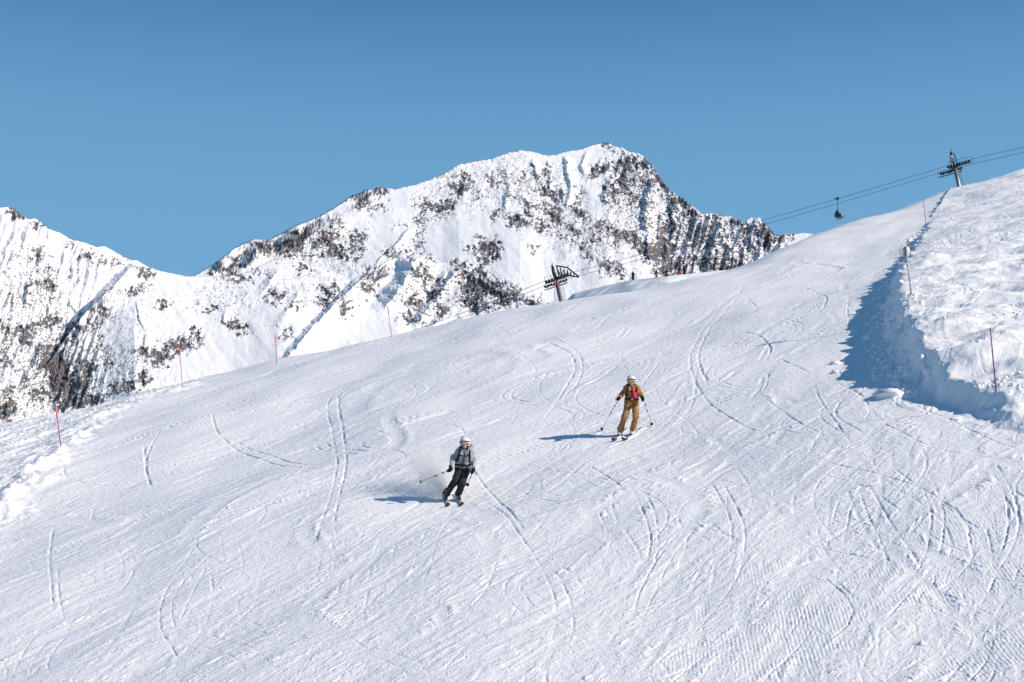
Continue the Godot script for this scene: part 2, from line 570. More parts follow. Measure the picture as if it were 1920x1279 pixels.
func snow_texture() -> ImageTexture:                    # fine scratches and grains, one tile of the snow's relief
	var S := 2048
	var h := PackedFloat32Array()
	h.resize(S * S)
	var n := noise(31, 0.03, FastNoiseLite.TYPE_SIMPLEX, 3)
	var im := n.get_seamless_image(S, S, false, false, 0.1, false)
	im.convert(Image.FORMAT_RF)
	h = im.get_data().to_float32_array()
	var n_grain := noise(32, 0.16, FastNoiseLite.TYPE_SIMPLEX, 3)
	var im2 := n_grain.get_seamless_image(S, S, false, false, 0.1, false)
	im2.convert(Image.FORMAT_RF)
	var g := im2.get_data().to_float32_array()
	for i in h.size():
		var q := h[i]
		h[i] = 0.28 + q * 0.16 + g[i] * (0.08 + 0.34 * smoothstep(0.42, 0.72, q))
	rng.seed = 77
	# scratches: mostly down the fall line (tile u = x, v = distance)
	for k in 4600:
		var ang := deg_to_rad(60.0 + rng.randfn(0.0, 13.0)) if rng.randf() < 0.88 else rng.randf() * PI
		var L := rng.randf_range(15, 90) if rng.randf() < 0.85 else rng.randf_range(90, 300)
		var x := rng.randf() * S
		var y := rng.randf() * S
		var bend := rng.randfn(0.0, 0.0018)
		var v := rng.randf_range(-0.22, -0.06) if rng.randf() < 0.55 else rng.randf_range(0.05, 0.20)
		var wd := 1 if rng.randf() < 0.5 else 2
		var dx := cos(ang)
		var dy := sin(ang)
		for s in int(L):
			var fade := sin(PI * s / L)
			for w in range(-wd, wd + 1):
				var ix := posmod(int(x - dy * w), S)
				var iy := posmod(int(y + dx * w), S)
				var q := v * fade * (1.0 - absf(w) / (wd + 1.0))
				var j := iy * S + ix
				if q < 0.0:
					h[j] = lerpf(h[j], 0.42 + q, 0.75 * fade)
				else:
					h[j] = lerpf(h[j], 0.46 + q, 0.75 * fade)
			x += dx
			y += dy
			dx = cos(ang + bend * s)
			dy = sin(ang + bend * s)
	# crumbs and pock marks
	for k in 46000:
		var r := rng.randf_range(1.2, 3.2)
		var v := rng.randf_range(0.10, 0.32) * (1.0 if rng.randf() < 0.6 else -0.8)
		var cx := int(rng.randf() * S)
		var cy := int(rng.randf() * S)
		if n.get_noise_2d(cx * 0.35, cy * 0.35) < rng.randf_range(-0.35, 0.25):
			continue
		var R := int(ceil(r))
		for yy in range(-R, R + 1):
			for xx in range(-R, R + 1):
				var q := 1.0 - (xx * xx + yy * yy) / (r * r)
				if q > 0.0:
					h[posmod(cy + yy, S) * S + posmod(cx + xx, S)] += v * q
	var out := Image.create_from_data(S, S, false, Image.FORMAT_RF, h.to_byte_array())
	return ImageTexture.create_from_image(out)

func build_slope() -> void:
	g_rows = 760
	g_di = (g_i0 - 1.0 / 128.0) / (g_rows - 1)
	dense_c = int(0.84 / g_du)
	pressed.resize(dense_c * g_rows)
	rng.seed = 5
	# turns of many other skiers
	for k in 640:
		var d := 1.0 / rng.randf_range(1.0 / 88.0, 1.0 / 19.5)
		var u := rng.randf_range(-0.40, 0.40)
		var p := Vector2(u * d, d)
		var head := deg_to_rad(-120.0 + rng.randfn(0.0, 16.0))
		var swing := rng.randf_range(0.2, 1.2)
		var wave := rng.randf_range(13.0, 30.0)
		var phase := rng.randf() * TAU
		var L := rng.randf_range(4.0, 20.0)
		var pts := []
		var q := p
		var s := 0.0
		while s < L:
			pts.append(q)
			var ang := head + swing * sin(TAU * s / wave + phase)
			q += Vector2(cos(ang), sin(ang)) * 0.9
			s += 0.9
		if k % 6 == 0:                                    # a broad skid: one smooth band scraped flat, loose snow pushed to its edge
			track(pts.slice(0, mini(pts.size(), 12)), rng.randf_range(0.12, 0.30), rng.randf_range(0.008, 0.016), rng.randf_range(0.012, 0.024))
			continue
		var wide := rng.randf_range(0.24, 0.42)
		var deep := rng.randf_range(0.004, 0.019)
		var other := []
		for i in pts.size():
			var e: Vector2 = (pts[mini(i + 1, pts.size() - 1)] - pts[maxi(i - 1, 0)]).normalized()
			other.append(pts[i] + Vector2(e.y, -e.x) * wide)
		var w := rng.randf_range(0.02, 0.036)
		track(pts, w, deep, deep * 0.75)
		if rng.randf() < 0.75:
			track(other, w, deep * 0.8, deep * 0.6)
	# skidded scrapes: wide and shallow, along the fall line
	for k in 900:
		var d := 1.0 / rng.randf_range(1.0 / 80.0, 1.0 / 19.5)
		var p := Vector2(rng.randf_range(-0.40, 0.40) * d, d)
		var ang := deg_to_rad(60.0 + rng.randfn(0.0, 11.0))
		var L := rng.randf_range(0.8, 5.0)
		var pts := []
		for i in 4:
			pts.append(p + Vector2(cos(ang), sin(ang)) * L * i / 3.0)
			ang += rng.randfn(0.0, 0.05)
		track(pts, rng.randf_range(0.03, 0.16), rng.randf_range(0.004, 0.016), rng.randf_range(0.0, 0.013))
	for t in TRACKS:
		track_px(t, rng.randf_range(0.021, 0.028), rng.randf_range(0.022, 0.034), rng.randf_range(0.012, 0.019))
	print("tracks ", Time.get_ticks_msec())
	# combed corduroy left by the groomer: [px, py, half length m, half width m, direction deg]
	var cords := []
	for c in [[1480, 1190, 1.9, 0.34, 20], [1395, 1208, 1.3, 0.22, 20], [1340, 1215, 0.7, 0.16, 20], [1415, 1080, 0.6, 0.2, 35], [1650, 1075, 0.5, 0.16, 20], [1755, 1112, 0.7, 0.2, 30], [1875, 1225, 0.9, 0.25, 15], [1860, 1240, 1.0, 0.2, 25], [1475, 1165, 0.9, 0.14, 5], [1880, 1085, 0.7, 0.24, 30], [1790, 1000, 0.9, 0.35, 10], [1310, 1153, 0.4, 0.1, 20], [1470, 1125, 0.7, 0.12, 10], [1510, 1235, 1.3, 0.2, 25]]:
		var r := ray(c[0], c[1])
		var d := 8.2 / (0.3 + 0.17 * r.x - r.y)
		cords.append([Vector2(r.x * d, d), c[2], c[3], deg_to_rad(c[4])])
	for c in cords:
		var o: Vector2 = c[0]
		var ax := Vector2(cos(c[3]), sin(c[3]) * 1.6).normalized()
		var r0 := maxi(0, int((g_i0 - 1.0 / (o.y - 2.5)) / g_di))
		var r1 := mini(g_rows - 1, int((g_i0 - 1.0 / (o.y + 2.5)) / g_di))
		for r in range(r0, r1):
			var d := 1.0 / (g_i0 - r * g_di)
			for cc in range(maxi(0, int(((o.x - 2.5) / d - g_u0) / g_du)), mini(dense_c - 1, int(((o.x + 2.5) / d - g_u0) / g_du))):
				var q := Vector2((g_u0 + cc * g_du) * d, d) - o
				var la: float = q.dot(ax) / c[1]
				var lb: float = (q.y * ax.x - q.x * ax.y) / (c[2] * 2.2)
				var m := 1.0 - smoothstep(0.45, 1.0, maxf(absf(la), absf(lb)) + n_mid.get_noise_2d(q.x * 4.0, q.y * 4.0 + o.x) * 0.9)
				if m > 0.0:
					pressed[r * dense_c + cc] += m * 0.0055 * sin((q.x * 1.0 - q.y * 0.12) * TAU / 0.062)
	# columns: coarse outside the part in view, fine within; rows: fine to the crest, coarse beyond it
	var us := PackedFloat32Array()
	for i in 24:
		us.append(lerpf(-1.3, g_u0 - 0.004, i / 23.0))
	var first := us.size()
	for i in dense_c:
		us.append(g_u0 + i * g_du)
	for i in 24:
		us.append(lerpf(g_u0 + dense_c * g_du + 0.004, 1.3, i / 23.0))
	var ds := PackedFloat32Array()
	for i in 22:
		ds.append(lerpf(1.5, 18.2, i / 21.0))
	var first_r := ds.size()
	for i in g_rows:
		ds.append(1.0 / (g_i0 - i * g_di))
	for i in 26:
		ds.append(130.0 + i * i * 0.3 + i * 3.0)
	g_cols = us.size()
	var rows := ds.size()
	var pos := PackedVector3Array()
	var uv := PackedVector2Array()
	pos.resize(g_cols * rows)
	uv.resize(g_cols * rows)
	for r in rows:
		var d := ds[r]
		for c in g_cols:
			var x := us[c] * d
			var y := ground(x, d)
			var rr := r - first_r
			var cc := c - first
			if rr >= 0 and rr < g_rows and cc >= 0 and cc < dense_c:
				y += pressed[rr * dense_c + cc]
			pos[r * g_cols + c] = Vector3(x, y, -d)
			uv[r * g_cols + c] = Vector2(x / 19.0, d / 19.0)
	print("heights ", Time.get_ticks_msec())
	var m := mat("snow", Color(0.86, 0.865, 0.87), 0.62)
	m.metallic_specular = 0.3
	m.heightmap_enabled = true
	m.heightmap_texture = snow_texture()
	m.heightmap_scale = 2.6
	structure("snow_slope", grid_mesh(pos, g_cols, rows, uv, PackedColorArray()), m)

# ---------------------------------------------------------------- the farther ridge with the lift
const FAR_LINE := [[-300, 990], [600, 775], [900, 645], [1040, 590], [1054, 570], [1074, 551], [1110, 541], [1180, 525], [1232, 519], [1280, 514], [1340, 508], [1400, 502], [1530, 466], [1800, 378], [2100, 290], [2600, 180]]
const FAR_AWAY := [[1030, 405], [1056, 400], [1250, 338], [1330, 345], [1500, 370]]
func far_ground(x: float, d: float) -> float:
	var u := x / d
	var px := 960.0 + u * F * (cp - 0.05 * sp)
	var e := ray(px, lookup(FAR_LINE, px)).y
	var fd := lookup(FAR_AWAY, px)
	var y := e * fd
	if d < fd:
		y -= (fd - d) * 0.30
	else:
		y -= (d - fd) * (d - fd) * 0.004
	return y + n_big.get_noise_2d(x * 0.6, d * 0.6) * 1.2 * smoothstep(0.0, 20.0, absf(fd - d)) + n_mid.get_noise_2d(x * 0.5, d * 0.5) * 0.15

func build_far_ridge() -> void:
	var cols := 620
	var rows := 150
	var pos := PackedVector3Array()
	var uv := PackedVector2Array()
	pos.resize(cols * rows)
	uv.resize(cols * rows)
	for r in rows:
		var d := 215.0 + 235.0 * r / (rows - 1)
		for c in cols:
			var x := lerpf(-0.5, 0.6, float(c) / (cols - 1)) * d
			pos[r * cols + c] = Vector3(x, far_ground(x, d), -d)
			uv[r * cols + c] = Vector2(x / 60.0, d / 60.0)
	structure("far_snow_ridge", grid_mesh(pos, cols, rows, uv, PackedColorArray()), mats.snow)

# ---------------------------------------------------------------- mountains
# rock outcrops seen in the photograph: [px, py, half width, half height, turn in degrees, how bare]
const ROCKS := [
	[1143, 273, 8, 8, 0, .8], [1168, 308, 10, 18, 0, .9], [1135, 315, 14, 9, 0, .9], [1115, 327, 8, 8, 0, .8], [1170, 333, 12, 16, 0, 1], [1148, 363, 10, 22, 0, .9], [1185, 313, 12, 8, 0, .8], [1207, 307, 14, 9, 30, .9], [1200, 340, 14, 10, 0, .7], [1175, 355, 10, 8, 0, .7], [1188, 377, 10, 12, 0, .7], [1243, 345, 34, 6, 52, .9], [1268, 377, 14, 12, 40, .9], [1257, 407, 8, 16, 0, .8], [1247, 435, 12, 20, 0, .8],
	[977, 330, 6, 12, 0, .6], [1018, 327, 14, 8, 0, .7], [1030, 363, 20, 8, 45, .8], [993, 390, 18, 10, 35, .75], [970, 413, 12, 8, 0, .8], [1040, 405, 25, 9, 40, .85], [1017, 427, 16, 8, 40, .85], [1083, 398, 18, 9, 35, .8], [1077, 432, 10, 8, 0, .8], [1050, 442, 8, 4, 0, .7], [1115, 448, 12, 6, 0, .8], [1123, 425, 20, 9, 20, .8], [1160, 440, 20, 14, 20, .85], [1087, 368, 5, 12, -20, .6], [1052, 370, 5, 12, -20, .7], [1087, 460, 12, 8, 30, .6], [1003, 465, 8, 4, 0, .6], [1105, 478, 16, 6, 40, .6], [1135, 497, 22, 9, 40, .75], [1160, 510, 18, 7, 30, .7],
	[1246, 469, 18, 22, 10, 1.1], [1251, 502, 20, 14, 30, 1], [1215, 470, 20, 14, 40, .9], [1190, 450, 16, 12, 40, .85], [1279, 381, 15, 8, 40, .9], [1442, 440, 12, 20, 0, .8], [1429, 431, 10, 14, 0, .7], [1461, 444, 8, 7, 0, .8], [1478, 441, 8, 6, 0, .7], [1300, 400, 18, 8, 30, .75], [1345, 408, 16, 5, 10, .7], [1390, 420, 20, 7, 10, .75], [1350, 500, 90, 22, 5, .62], [1330, 450, 60, 40, 0, .42], [1290, 440, 30, 40, 0, .5], [1400, 460, 40, 30, 0, .45],
	[705, 357, 18, 6, 0, 1], [673, 367, 13, 9, 0, 1], [680, 388, 16, 6, 0, .7], [713, 388, 8, 3, 0, .6], [810, 390, 30, 14, 20, .62], [837, 385, 8, 12, -20, 1], [820, 397, 16, 6, 0, .9], [860, 355, 10, 12, -20, .9], [873, 335, 20, 12, 0, .6], [877, 350, 6, 5, 0, .9], [827, 335, 8, 6, 0, .6], [927, 340, 8, 5, 0, .8], [927, 398, 5, 7, 0, .8], [968, 413, 18, 10, 20, .9], [963, 370, 12, 14, 0, .5], [943, 330, 20, 12, 0, .45], [897, 365, 8, 3, 0, .7], [788, 413, 10, 5, 30, .55], [787, 437, 8, 5, 0, .6], [782, 458, 8, 4, 0, .6], [750, 422, 8, 3, 0, .6], [735, 475, 12, 8, 0, .6], [748, 462, 5, 2, 0, .8], [910, 463, 18, 13, 0, .9], [925, 467, 7, 14, -10, 1], [907, 490, 6, 10, 0, .9], [872, 463, 4, 4, 0, .8], [897, 508, 8, 9, 0, .9], [665, 447, 7, 8, 0, 1], [680, 443, 8, 8, 0, .6], [673, 465, 10, 8, 0, .8], [693, 515, 14, 7, 40, .85], [713, 515, 10, 10, 0, .7],
	[775, 479, 8, 3, 0, .9], [805, 487, 10, 3, 15, .8], [863, 498, 12, 6, 0, .8], [779, 515, 10, 7, 0, .8], [792, 502, 6, 5, 0, .9], [803, 522, 6, 10, 0, .7], [829, 530, 8, 8, 0, .8], [812, 552, 10, 8, 0, .8], [775, 569, 14, 8, 0, .8], [786, 567, 8, 8, 0, .8], [766, 597, 10, 6, 0, .9], [792, 603, 5, 4, 0, .9], [827, 579, 12, 7, -20, .8], [874, 524, 8, 14, 0, .9], [887, 545, 26, 12, 35, .9], [906, 534, 14, 20, -30, .9], [930, 549, 14, 22, -30, .95], [899, 515, 10, 10, 0, .9], [887, 571, 30, 8, 25, .9], [942, 569, 16, 10, 20, .9], [962, 552, 14, 14, 30, .75], [1000, 569, 30, 8, 15, .75], [938, 530, 8, 6, 0, .8],
	[30, 402, 16, 6, 35, .9], [66, 419, 8, 4, 0, .8], [85, 424, 10, 3, 25, .8], [73, 473, 4, 10, 0, .8], [53, 484, 4, 4, 0, .7], [94, 498, 3, 10, 0, .8], [67, 526, 10, 10, 0, .7], [91, 537, 9, 16, -10, .8], [161, 479, 6, 5, 0, .8], [191, 490, 12, 10, 0, .5], [128, 457, 8, 5, 0, .4], [222, 490, 14, 6, 0, .5], [274, 515, 10, 8, 0, .8], [250, 548, 20, 8, -15, .7], [275, 500, 10, 2, 10, .8],
	[11, 618, 8, 14, 0, .85], [43, 629, 12, 18, 15, .95], [66, 611, 8, 8, 0, .9], [99, 603, 16, 9, 0, .85], [124, 631, 9, 14, -15, .9], [108, 700, 22, 56, -25, 1.1], [163, 695, 12, 16, -15, .95], [157, 725, 14, 14, 0, .95], [131, 757, 24, 12, 0, 1], [169, 751, 20, 8, 0, .95], [75, 738, 14, 8, 20, .85], [13, 770, 18, 20, 0, .95], [19, 729, 8, 10, 0, .8], [8, 665, 10, 20, 0, .6], [203, 676, 8, 12, 0, .7], [199, 742, 8, 6, 0, .7], [225, 729, 16, 10, 0, .75], [248, 721, 5, 9, 0, 1.1], [268, 710, 12, 10, 0, .9], [263, 661, 8, 8, 0, .9], [300, 671, 24, 12, -10, .95], [319, 644, 10, 14, 0, .8], [191, 590, 14, 8, 0, .8], [180, 609, 12, 8, 0, .7], [148, 618, 9, 8, 0, .8], [184, 654, 12, 8, 0, .6], [300, 571, 6, 6, 0, .8], [188, 628, 8, 5, 0, .6], [340, 650, 20, 12, -20, .85],
	[630, 469, 20, 10, 10, .85], [609, 443, 24, 14, -20, .75], [630, 415, 10, 5, 0, .8], [684, 389, 10, 4, 0, .7], [560, 446, 46, 10, -32, 1], [496, 464, 34, 12, -10, .75], [430, 500, 30, 6, -25, .8], [522, 554, 18, 8, -15, .75], [440, 612, 24, 8, 15, .9], [395, 579, 12, 4, 20, .7], [620, 544, 18, 10, 0, .7], [602, 565, 12, 6, 0, .8], [557, 570, 10, 4, 10, .7], [571, 504, 10, 5, 30, .7], [442, 523, 24, 4, 5, .8], [487, 511, 12, 4, 0, .7], [367, 629, 10, 8, 0, .95], [649, 575, 14, 10, 0, .7], [689, 544, 14, 10, 20, .7], [707, 516, 12, 9, 20, .8], [663, 478, 10, 7, 0, .8], [534, 626, 12, 8, 20, .6], [590, 480, 20, 6, 0, .6], [545, 470, 24, 8, -25, .7], [640, 500, 30, 16, 0, .25], [420, 560, 60, 30, 0, .18], [560, 540, 60, 30, 0, .16], [230, 610, 60, 50, 0, .18], [60, 560, 60, 60, 0, .3], [90, 690, 90, 90, 0, .35], [230, 690, 70, 50, 0, .3], [820, 550, 60, 40, 0, .22], [1000, 360, 90, 50, 30, .3], [1090, 440, 90, 40, 30, .34], [1200, 380, 60, 90, 0, .36], [870, 350, 60, 40, 20, .22],
]
# ribs: crest drawn top to bottom, [points, width of the side that falls left, width of the side that falls right, metres proud]
const RIBS := [
	[[[252, 498], [235, 512], [210, 540], [186, 562], [158, 588]], 16, 60, 60], [[[690, 513], [660, 540], [620, 578], [598, 602], [560, 645], [515, 700]], 13, 90, 34], [[[772, 482], [776, 500], [762, 525], [745, 545], [730, 565], [720, 582]], 30, 60, 60], [[[860, 505], [840, 530], [820, 555], [800, 580], [780, 610]], 13, 22, 26], [[[848, 580], [830, 597], [812, 612]], 16, 16, 26], [[[788, 542], [776, 556], [766, 575]], 12, 14, 20], [[[810, 500], [800, 530], [785, 550]], 8, 20, 14], [[[832, 515], [825, 535], [812, 550]], 8, 14, 14],
	[[[77, 452], [78, 490], [58, 515], [52, 545], [50, 580]], 8, 20, 18], [[[150, 455], [139, 480], [137, 510], [140, 530]], 5, 7, 10], [[[157, 462], [150, 500], [149, 545]], 5, 8, 11], [[[180, 468], [168, 495], [163, 545]], 5, 9, 11], [[[193, 478], [183, 510], [181, 538]], 4, 8, 9], [[[214, 484], [209, 515]], 4, 9, 8], [[[64, 424], [34, 470], [4, 510], [-20, 540]], 24, 10, 24], [[[40, 425], [10, 470], [-20, 510]], 10, 10, 12], [[[82, 640], [68, 680], [48, 715], [40, 740]], 11, 26, 24], [[[96, 495], [90, 520], [84, 545]], 6, 10, 11], [[[24, 545], [26, 575], [24, 605]], 6, 10, 12], [[[96, 545], [92, 570], [94, 600]], 7, 12, 14], [[[60, 600], [35, 660], [20, 700]], 8, 14, 14], [[[130, 560], [150, 600], [146, 640]], 6, 14, 12], [[[256, 565], [262, 600], [272, 620]], 3, 14, 7], [[[276, 625], [272, 650], [280, 668]], 5, 12, 9],
	[[[766, 430], [747, 455], [717, 480], [700, 502]], 5, 30, 12], [[[1226, 335], [1220, 360], [1212, 395], [1216, 440]], 12, 14, 28], [[[1146, 338], [1134, 365], [1136, 385]], 9, 14, 20], [[[1062, 295], [1064, 325], [1070, 350], [1064, 390]], 7, 20, 14], [[[1130, 300], [1112, 322], [1103, 332]], 6, 10, 12], [[[1100, 285], [1092, 310], [1096, 330]], 5, 12, 10], [[[1170, 290], [1160, 315], [1158, 322]], 8, 10, 16], [[[1240, 400], [1238, 440], [1236, 460]], 6, 10, 14], [[[1214, 440], [1216, 470], [1222, 500]], 8, 14, 20],
	[[[1358, 415], [1346, 445], [1338, 470], [1340, 508]], 12, 12, 20], [[[1420, 412], [1412, 440], [1410, 470]], 12, 12, 20], [[[1270, 372], [1262, 400], [1266, 430]], 8, 10, 16], [[[1475, 440], [1466, 455], [1460, 470]], 8, 8, 12], [[[990, 385], [982, 410]], 6, 14, 8], [[[955, 345], [948, 380], [945, 400]], 6, 18, 12], [[[1055, 350], [1058, 385]], 5, 14, 10], [[[1000, 300], [1006, 330], [1012, 345]], 5, 14, 9], [[[1030, 335], [1032, 360]], 4, 12, 9], [[[640, 410], [610, 440], [590, 465], [560, 480]], 30, 40, 30], [[[600, 425], [570, 455], [540, 478]], 26, 20, 24], [[[500, 452], [480, 475], [465, 500]], 26, 22, 40], [[[560, 425], [545, 445], [525, 470]], 20, 18, 30], [[[440, 465], [420, 490], [400, 512]], 20, 16, 30],
	[[[425, 585], [418, 602], [414, 612]], 5, 20, 8], [[[520, 505], [505, 530], [480, 560]], 16, 40, 12], [[[560, 545], [540, 580], [520, 610]], 10, 40, 10],
]

func mountain(called: String, sky: Array, dist: Array, steep: float, step: float, rows: int, jag: float, sd: int, low := []) -> void:
	var n1 := noise(sd, 0.020, FastNoiseLite.TYPE_SIMPLEX, 5, true)
	var n2 := noise(sd + 1, 0.06, FastNoiseLite.TYPE_SIMPLEX, 4)
	var n3 := noise(sd + 2, 0.17, FastNoiseLite.TYPE_SIMPLEX, 3)
	var n4 := noise(sd + 3, 0.11, FastNoiseLite.TYPE_CELLULAR, 2)
	var n5 := noise(sd + 4, 0.30, FastNoiseLite.TYPE_SIMPLEX, 2)
	var n6 := noise(sd + 5, 0.034, FastNoiseLite.TYPE_SIMPLEX, 3, true)
	var x0: float = sky[0][0]
	var x1: float = sky[sky.size() - 1][0]
	var cols := int((x1 - x0) / step) + 1
	var top := PackedFloat32Array()
	var bot := PackedFloat32Array()
	for c in cols:
		var px := x0 + c * step
		top.append(lookup(sky, px))
		bot.append(maxf(lookup(low if low.size() else SKYLINE, px) + 36.0, top[c] + 20.0))
	var peak := 9999.0
	for c in cols:
		peak = minf(peak, top[c])
	var bare := PackedFloat32Array()
	var proud := PackedFloat32Array()
	bare.resize(cols * rows)
	proud.resize(cols * rows)
	for o in ROCKS:
		var ca := cos(deg_to_rad(o[4]))
		var sa := sin(deg_to_rad(o[4]))
		var reach: float = maxf(o[2], o[3]) * 1.6 + 14.0
		for c in range(maxi(0, int((o[0] - reach - x0) / step)), mini(cols, int((o[0] + reach - x0) / step) + 2)):
			var px := x0 + c * step
			for r in rows:
				var py := lerpf(top[c], bot[c], float(r) / (rows - 1))
				if absf(py - o[1]) > reach:
					continue
				var wx: float = px - o[0] + n2.get_noise_2d(px * 1.2, py * 1.2) * 12.0 + n2.get_noise_2d(px * 0.45, py * 0.45 + 800.0) * 12.0
				var wy: float = py - o[1] + n2.get_noise_2d(px * 1.2 + 400.0, py * 1.2) * 11.0 + n2.get_noise_2d(px * 0.45 + 300.0, py * 0.45) * 11.0
				var qx: float = (wx * ca + wy * sa) / (o[2] * 1.12 + 2.0)
				var qy: float = (-wx * sa + wy * ca) / (o[3] * 1.12 + 2.0)
				var k := 1.0 - smoothstep(0.15, 1.75, sqrt(qx * qx + qy * qy))
				var i := c * rows + r
				bare[i] = maxf(bare[i], k * o[5])
	for rib in RIBS:
		var pts: Array = rib[0]
		var ya: float = pts[0][1]
		var yb: float = pts[pts.size() - 1][1]
		var line := []
		for p in pts:
			line.append([p[1], p[0]])
		var lo := 1e9
		var hi := -1e9
		for p in pts:
			lo = minf(lo, p[0])
			hi = maxf(hi, p[0])
		for c in range(maxi(0, int((lo - rib[1] - 4 - x0) / step)), mini(cols, int((hi + rib[2] + 4 - x0) / step) + 2)):
			var px := x0 + c * step
			for r in rows:
				var py := lerpf(top[c], bot[c], float(r) / (rows - 1))
				if py < ya - 6.0 or py > yb + 10.0:
					continue
				var s := px - lookup(line, py) + n2.get_noise_2d(py * 0.7, px * 0.4) * minf(5.0, rib[1] * 0.55) + n3.get_noise_2d(py * 0.8, px * 0.8) * minf(1.5, rib[1] * 0.2)
				var k := 0.0
				if s <= 0.0:
					k = maxf(0.0, 1.0 + s / rib[1])
				else:
					k = maxf(0.0, 1.0 - s / rib[2])
					k = k * k
				if k <= 0.0:
					continue
				var ends: float = smoothstep(ya - 6.0, ya + 8.0, py) * (1.0 - smoothstep(yb - minf(0.6 * (yb - ya), 14.0 + rib[2] * 0.5), yb + 10.0, py))
				proud[c * rows + r] += k * ends * rib[3] * 1.2
	var pos := PackedVector3Array()
	var relief := PackedFloat32Array()
	pos.resize(cols * rows)
	relief.resize(cols * rows)
	for c in cols:
		var px := x0 + c * step
		var peak_e := ray(px, peak).y
		var D := lookup(dist, px)
		D -= 0.8 * (peak_e - ray(px, top[c]).y) * D / maxf(steep - peak_e, 0.15)      # the face stays one broad slope: lower ridges stand nearer
		var prev_e := 0.0
		for r in rows:
			var i := r * cols + c
			var j := c * rows + r
			var t := float(r) / (rows - 1)
			var py := lerpf(top[c], bot[c], t)
			var b := bare[j]
			var edge := 1.0 - smoothstep(0.0, 8.0, py - top[c])
			py += edge * (n3.get_noise_2d(px * 0.8, 7.0) * jag * (0.25 + 0.8 * b) - absf(n2.get_noise_2d(px, 3.0)) * jag * b)
			var e := ray(px, py)
			var plain_e := ray(px, lerpf(top[c], bot[c], t)).y
			if r > 0:
				D -= maxf(0.0, prev_e - plain_e) * D / maxf(steep * (1.0 - 0.25 * smoothstep(0.0, 160.0, py - top[c])) - plain_e, 0.15)
			prev_e = plain_e
			var inside := smoothstep(0.0, 14.0, py - top[c])
			var sc := D / F
			var rl := (n1.get_noise_2d(px * 1.0 + py * 0.35, py * 0.7 - px * 0.2) * 9.0 + n2.get_noise_2d(px * 0.8 + py * 0.3, py * 0.6) * 5.0) * (0.04 + 1.3 * b)
			rl += n1.get_noise_2d(px * 0.35 + py * 0.2, py * 0.35 + 500.0 - px * 0.15) * 2.2 + n2.get_noise_2d(px * 0.30 - py * 0.15, py * 0.2 + 900.0) * 3.0
			rl += b * (n4.get_noise_2d(px * 1.2 + py * 0.35, py * 0.6 - px * 0.3) * 7.0 + n3.get_noise_2d(px * 1.1, py * 0.4) * 4.0)
			rl += b * n5.get_noise_2d(px + py * 0.3, py * 0.7) * 3.5
			if px > 1225.0:                                   # the fluted face below the right-hand crest
				rl += n6.get_noise_2d(px * 0.95 + py * 0.22, py * 0.22) * 24.0 * smoothstep(1225.0, 1285.0, px) * smoothstep(1490.0, 1440.0, px)
			elif px < 230.0:
				rl += n6.get_noise_2d(px * 0.9 + py * 0.3, py * 0.22) * 13.0 * smoothstep(230.0, 150.0, px)
			relief[i] = rl
			var q := D - (proud[j] + rl * inside) * sc
			pos[i] = Vector3(e.x * q, e.y * q, -q)
	# colour: rock where it is bare and steep, snow elsewhere
	var col := PackedColorArray()
	col.resize(cols * rows)
	for c in cols:
		var px := x0 + c * step
		for r in rows:
			var i := r * cols + c
			var py := lerpf(top[c], bot[c], float(r) / (rows - 1))
			var b := bare[c * rows + r]
			var f: Vector3 = pos[mini(r + 1, rows - 1) * cols + c] - pos[maxi(r - 1, 0) * cols + c]
			var g: Vector3 = pos[r * cols + mini(c + 1, cols - 1)] - pos[r * cols + maxi(c - 1, 0)]
			var n := g.cross(f).normalized()
			var steepness := 1.0 - absf(n.y)
			var v := n3.get_noise_2d(px * 1.1 + py * 0.45, py * 1.3 - px * 0.45) * 0.42 + n5.get_noise_2d(px * 0.9 + py * 0.3, py * 1.1 - px * 0.3) * 0.30 + n2.get_noise_2d(px * 1.6 + py * 0.6, py * 2.0 - px * 0.6) * 0.30 + n1.get_noise_2d(px * 1.5 + py * 0.7, py * 1.6 - px * 0.8) * 0.28
			var score := b * 1.15 - 0.40 + v * 1.05 + (steepness - 0.45) * 0.45
			var k := 0.95 * smoothstep(-0.01, 0.13, score) if b > 0.03 else 0.0
			var tone := 0.095 + 0.07 * n5.get_noise_2d(px * 0.8, py * 0.8 + 40.0) + 0.05 * n2.get_noise_2d(px * 1.7 + 90.0, py * 1.7) + 0.04 * n3.get_noise_2d(px * 2.0, py * 2.0 + 70.0)
			var warm := smoothstep(0.1, 0.5, n2.get_noise_2d(px * 0.5 + 700.0, py * 0.5))
			var rock := Color(tone * (1.02 + 0.20 * warm), tone, tone * (1.12 - 0.10 * warm))
			col[i] = Color(0.86, 0.87, 0.885).lerp(rock, k)
	var mm := mat("mountain", Color(1, 1, 1), 0.85)
	mm.vertex_color_use_as_albedo = true
	mm.metallic_specular = 0.25
	# the far side of the ridge, falling away
	var full := PackedVector3Array()
	full.resize(cols * (rows + 3))
	var fcol := PackedColorArray()
	fcol.resize(cols * (rows + 3))
	for r in 3:
		for c in cols:
			var p: Vector3 = pos[c]
			var back := (3 - r) * 120.0
			full[r * cols + c] = p + Vector3(p.x / absf(p.z) * back, -back * 0.9, -back)
			fcol[r * cols + c] = col[c]
	for i in cols * rows:
		full[cols * 3 + i] = pos[i]
		fcol[cols * 3 + i] = col[i]
	structure(called, flip(grid_mesh(full, cols, rows + 3, PackedVector2Array(), fcol)), mm)

